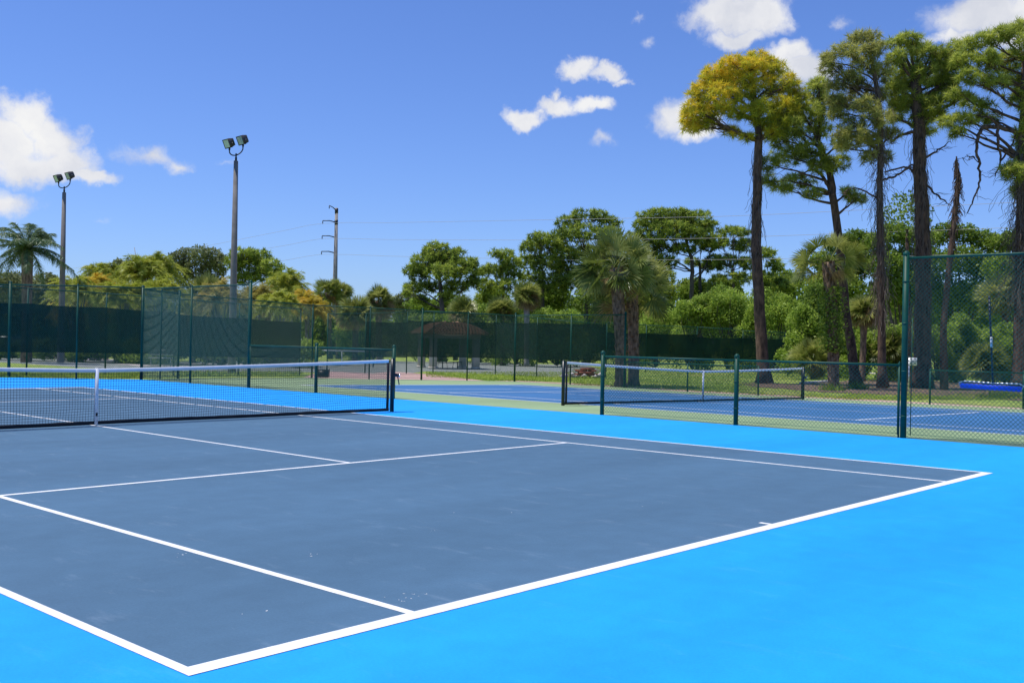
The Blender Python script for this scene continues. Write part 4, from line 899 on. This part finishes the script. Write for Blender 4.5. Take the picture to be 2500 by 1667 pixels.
for side in range(4):
    ca=[(-1,-1),(1,-1),(1,1),(-1,1)][side]; g.tube([pp(ca[0]*hw*(1-.82*t),ca[1]*hw*(1-.82*t),ze+.08+(zt-ze)*math.sin(t*PI/2)) for t in (0,.3,.6,1)],.1,6)
g.build('roof_ridge',M['tile'],root)
g=G(); g.box(pp(0,0,ze-.12),(3.4,3.4,.26),A([a0,b0,Z3])); g.build('beam',M['column'],root)
for i,j in ((-1,-1),(1,-1),(1,1),(-1,1)):
    g=G(); z0=B[2]; g.box(pp(i*1.45,j*1.45,(z0+ze-.2)/2),(.42,.42,ze-.2-z0),A([a0,b0,Z3])); g.box(pp(i*1.45,j*1.45,z0+.06),(.5,.5,.12),A([a0,b0,Z3])); g.build('column',M['column'],root)
for k,(i,j,lb) in enumerate(((-.5,-.4,'dark cafe chair at left under the tiled shelter'),(.5,-.5,'dark cafe chair at right under the tiled shelter'))):
    c=pp(i,j,B[2]); ch=empty('chair',c,lb,'chair','chairs under the shelter')
    g=G(); g.box(c+Z3*.44,(.45,.42,.04)); g.build('seat',M['black'],ch); g=G(); g.box(c+Z3*.72+A([0,.2,0]),(.44,.03,.38)); g.build('backrest',M['black'],ch)
    for a_ in (-.2,.2):
        for b_ in (-.18,.18):
            g=G(); g.cyl(c+A([a_*1.2,b_*1.2,0]),c+A([a_,b_,.43]),.018,6); g.build('leg',M['black'],ch)

# ------------------------------------------------------------------ parked car behind the left windscreen
c=foot(12,66); c=gp(12,872); d_=(c-CAM)@fw
ax=A([RH,FH,Z3]); root=empty('parked_car',c,'dark parked car dimly visible through the left windscreen','car')
prof=[(-2.2,.35),(-2.25,.75),(-1.95,.95),(-1.35,1.0),(-.7,1.42),(.7,1.45),(1.35,1.02),(2.05,.92),(2.25,.7),(2.2,.35)]
def side(o,sc_=1.): return [c+RH*x+Z3*z+FH*o for x,z in prof]
g=G(); n=len(prof); V=side(-.85)+side(.85); g.add(V,[[i,(i+1)%n,n+(i+1)%n,n+i] for i in range(n)]); g.f.append(A([list(range(n))[::-1]])); g.c.append(A([.5])); g.f.append(A([list(range(n,2*n))])); g.c.append(A([.5])); g.build('body',M['carpaint'],root)
g=G()
for o in (-.865,.865): g.add([c+RH*x+Z3*z+FH*o for x,z in ((-1.2,1.02),(-.68,1.36),(.66,1.38),(1.15,1.03))],[[0,1,2,3]])
g.build('window',M['glass'],root)
for x in (-1.4,1.4):
    for o in (-.8,.8):
        g=G(); g.cyl(c+RH*x+FH*(o-.1)+Z3*.33,c+RH*x+FH*(o+.1)+Z3*.33,.33,18); wh=g.build('wheel',M['tyre'],root)
        g=G(); g.cyl(c+RH*x+FH*(o-.115)+Z3*.33,c+RH*x+FH*(o+.115)+Z3*.33,.2,14); ri=g.build('rim',M['alloy'],root); ri.parent=wh

# ------------------------------------------------------------------ small white bench seen through the left fence
c=gp(392,893); root=empty('bench',c,'pale bench seen through the slanting mesh panel','bench'); 
g=G(); g.box(c+Z3*.45,(1.3,.4,.05),ax); g.build('seat',M['alu'],root); g=G(); g.box(c+Z3*.75+FH*.2,(1.3,.04,.3),ax); g.build('backrest',M['alu'],root)
for o in (-.55,.55):
    g=G(); g.cyl(c+RH*o,c+RH*o+Z3*.45,.03,6); g.build('leg',M['alu'],root)

# child offsets: parts were built relative to their top-level parent; fix grandchildren
for o in bpy.data.objects:
    if o.parent and o.parent.parent: o.matrix_parent_inverse=Matrix()

# ------------------------------------------------------------------ light
SUN_EL=math.radians(69); sdir=norm(A([-.72,.69,0]))   # horizontal direction towards the sun
S=norm(A([sdir[0]*math.cos(SUN_EL),sdir[1]*math.cos(SUN_EL),math.sin(SUN_EL)]))
sl=bpy.data.lights.new('sun','SUN'); sl.energy=4.3; sl.angle=math.radians(.53); sl.color=(1,.955,.88)
so=bpy.data.objects.new('sun',sl); COL.objects.link(so); so.rotation_euler=Vector(-S).to_track_quat('-Z','Y').to_euler()
W=bpy.data.worlds.new('World'); scene.world=W; W.use_nodes=True; N=W.node_tree.nodes; L=W.node_tree.links; N.clear()
sky=N.new('ShaderNodeTexSky'); sky.sky_type='NISHITA'; sky.sun_disc=False; sky.sun_elevation=SUN_EL; sky.sun_rotation=math.atan2(S[0],S[1]); sky.air_density=1.0; sky.dust_density=.4; sky.ozone_density=3.0
tint=mixc(N,L,1.,sky.outputs[0],(.66,.84,1.32),'MULTIPLY')
bg=N.new('ShaderNodeBackground'); L.new(tint,bg.inputs['Color']); bg.inputs['Strength'].default_value=.12
tc=N.new('ShaderNodeTexCoord'); D=tc.outputs['Generated']
def vm(op,a,b):
    n=N.new('ShaderNodeVectorMath'); n.operation=op
    for i,v in enumerate((a,b)):
        if isinstance(v,tuple): n.inputs[i].default_value=v
        else: L.new(v,n.inputs[i])
    return n.outputs[0]
def mm(op,a,b,c=None):
    n=N.new('ShaderNodeMath'); n.operation=op
    for i,v in enumerate((a,b,c)):
        if v is None: continue
        if isinstance(v,(int,float)): n.inputs[i].default_value=v
        else: L.new(v,n.inputs[i])
    return n.outputs[0]
nw=N.new('ShaderNodeTexNoise'); nw.inputs['Scale'].default_value=26; nw.inputs['Detail'].default_value=6; nw.inputs['Roughness'].default_value=.6; L.new(D,nw.inputs['Vector'])
wv=vm('MULTIPLY',vm('SUBTRACT',nw.outputs['Color'],(.5,.5,.5)),(.055,.055,.04)); DW=vm('ADD',D,wv)
CL=[(70,290,85,68,1),(10,350,90,90,1),(120,345,95,70,1),(155,400,110,58,1),(215,432,90,28,.9),(60,405,130,55,1),(10,490,95,52,.8),
 (350,378,110,38,.58),(430,405,60,30,.58),(1780,25,125,62,1),(1860,40,95,60,1),(1800,85,85,36,.9),(1400,172,62,34,.95),(1470,182,72,28,.9),(1515,198,40,16,.7),
 (1280,288,58,36,.95),(1360,262,85,32,.95),(1445,258,80,28,.8),(1350,232,20,26,.6),(1645,285,75,62,.95),(1700,312,95,46,1),(1930,140,62,52,.95),(1975,172,70,58,1),
 (2400,40,150,62,1),(2500,60,120,90,1),(2330,92,80,24,.8),(1480,350,62,24,.38),(1548,50,24,18,.4),(1590,112,40,22,.28),(560,388,40,16,.25),(240,535,50,14,.25),(2050,60,40,22,.35)]
acc=None
for (x,y,rx,ry,a) in CL:
    c=norm(ray(x,y)); rr_=norm(np.cross(c,Z3)); uu=np.cross(rr_,c)
    Rm=Matrix([[rr_[0],uu[0],-c[0]],[rr_[1],uu[1],-c[1]],[rr_[2],uu[2],-c[2]]])
    mp=N.new('ShaderNodeMapping'); mp.vector_type='TEXTURE'; mp.inputs['Location'].default_value=tuple(c); mp.inputs['Rotation'].default_value=tuple(Rm.to_euler('XYZ')); mp.inputs['Scale'].default_value=(rx/F,ry/F,.6)
    L.new(DW,mp.inputs['Vector']); gt=N.new('ShaderNodeTexGradient'); gt.gradient_type='SPHERICAL'; L.new(mp.outputs[0],gt.inputs['Vector'])
    v=mm('MULTIPLY',gt.outputs['Fac'],a); acc=v if acc is None else mm('MAXIMUM',acc,v)
nf=N.new('ShaderNodeTexNoise'); nf.inputs['Scale'].default_value=30; nf.inputs['Detail'].default_value=9; nf.inputs['Roughness'].default_value=.66; L.new(DW,nf.inputs['Vector'])
den=mm('MULTIPLY_ADD',nf.outputs['Fac'],.75,mm('MULTIPLY_ADD',acc,1.15,-.40)); mr=N.new('ShaderNodeMapRange'); mr.interpolation_type='SMOOTHSTEP'; mr.inputs['From Min'].default_value=.03; mr.inputs['From Max'].default_value=.72; L.new(den,mr.inputs['Value'])
gate=N.new('ShaderNodeMapRange'); gate.inputs['From Min'].default_value=.0; gate.inputs['From Max'].default_value=.22; L.new(acc,gate.inputs['Value'])
fac=mm('MULTIPLY',mr.outputs[0],gate.outputs[0])
nc=N.new('ShaderNodeTexNoise'); nc.inputs['Scale'].default_value=18; nc.inputs['Detail'].default_value=6; L.new(DW,nc.inputs['Vector'])
cc_=ramp(N,L,nc.outputs['Fac'],[(.32,(.72,.75,.84)),(.55,(.90,.91,.95)),(.72,(1,1,1))])
bc=N.new('ShaderNodeBackground'); L.new(cc_,bc.inputs['Color']); bc.inputs['Strength'].default_value=.92
mx=N.new('ShaderNodeMixShader'); L.new(fac,mx.inputs[0]); L.new(bg.outputs[0],mx.inputs[1]); L.new(bc.outputs[0],mx.inputs[2])
wo=N.new('ShaderNodeOutputWorld'); L.new(mx.outputs[0],wo.inputs['Surface'])

# ------------------------------------------------------------------ camera object
cd=bpy.data.cameras.new('camera'); cd.sensor_width=36; cd.lens=F/2500*36; cd.clip_end=3000; cd.clip_start=.05
co=bpy.data.objects.new('camera',cd); COL.objects.link(co)
mw=Matrix([[rt[0],up[0],-fw[0],CAM[0]],[rt[1],up[1],-fw[1],CAM[1]],[rt[2],up[2],-fw[2],CAM[2]],[0,0,0,1]]); co.matrix_world=mw
scene.camera=co
scene.view_settings.view_transform='Standard'; scene.view_settings.look='None'; scene.view_settings.exposure=0; scene.view_settings.gamma=1
scene.cycles.max_bounces=6; scene.cycles.transparent_max_bounces=24; scene.cycles.diffuse_bounces=3
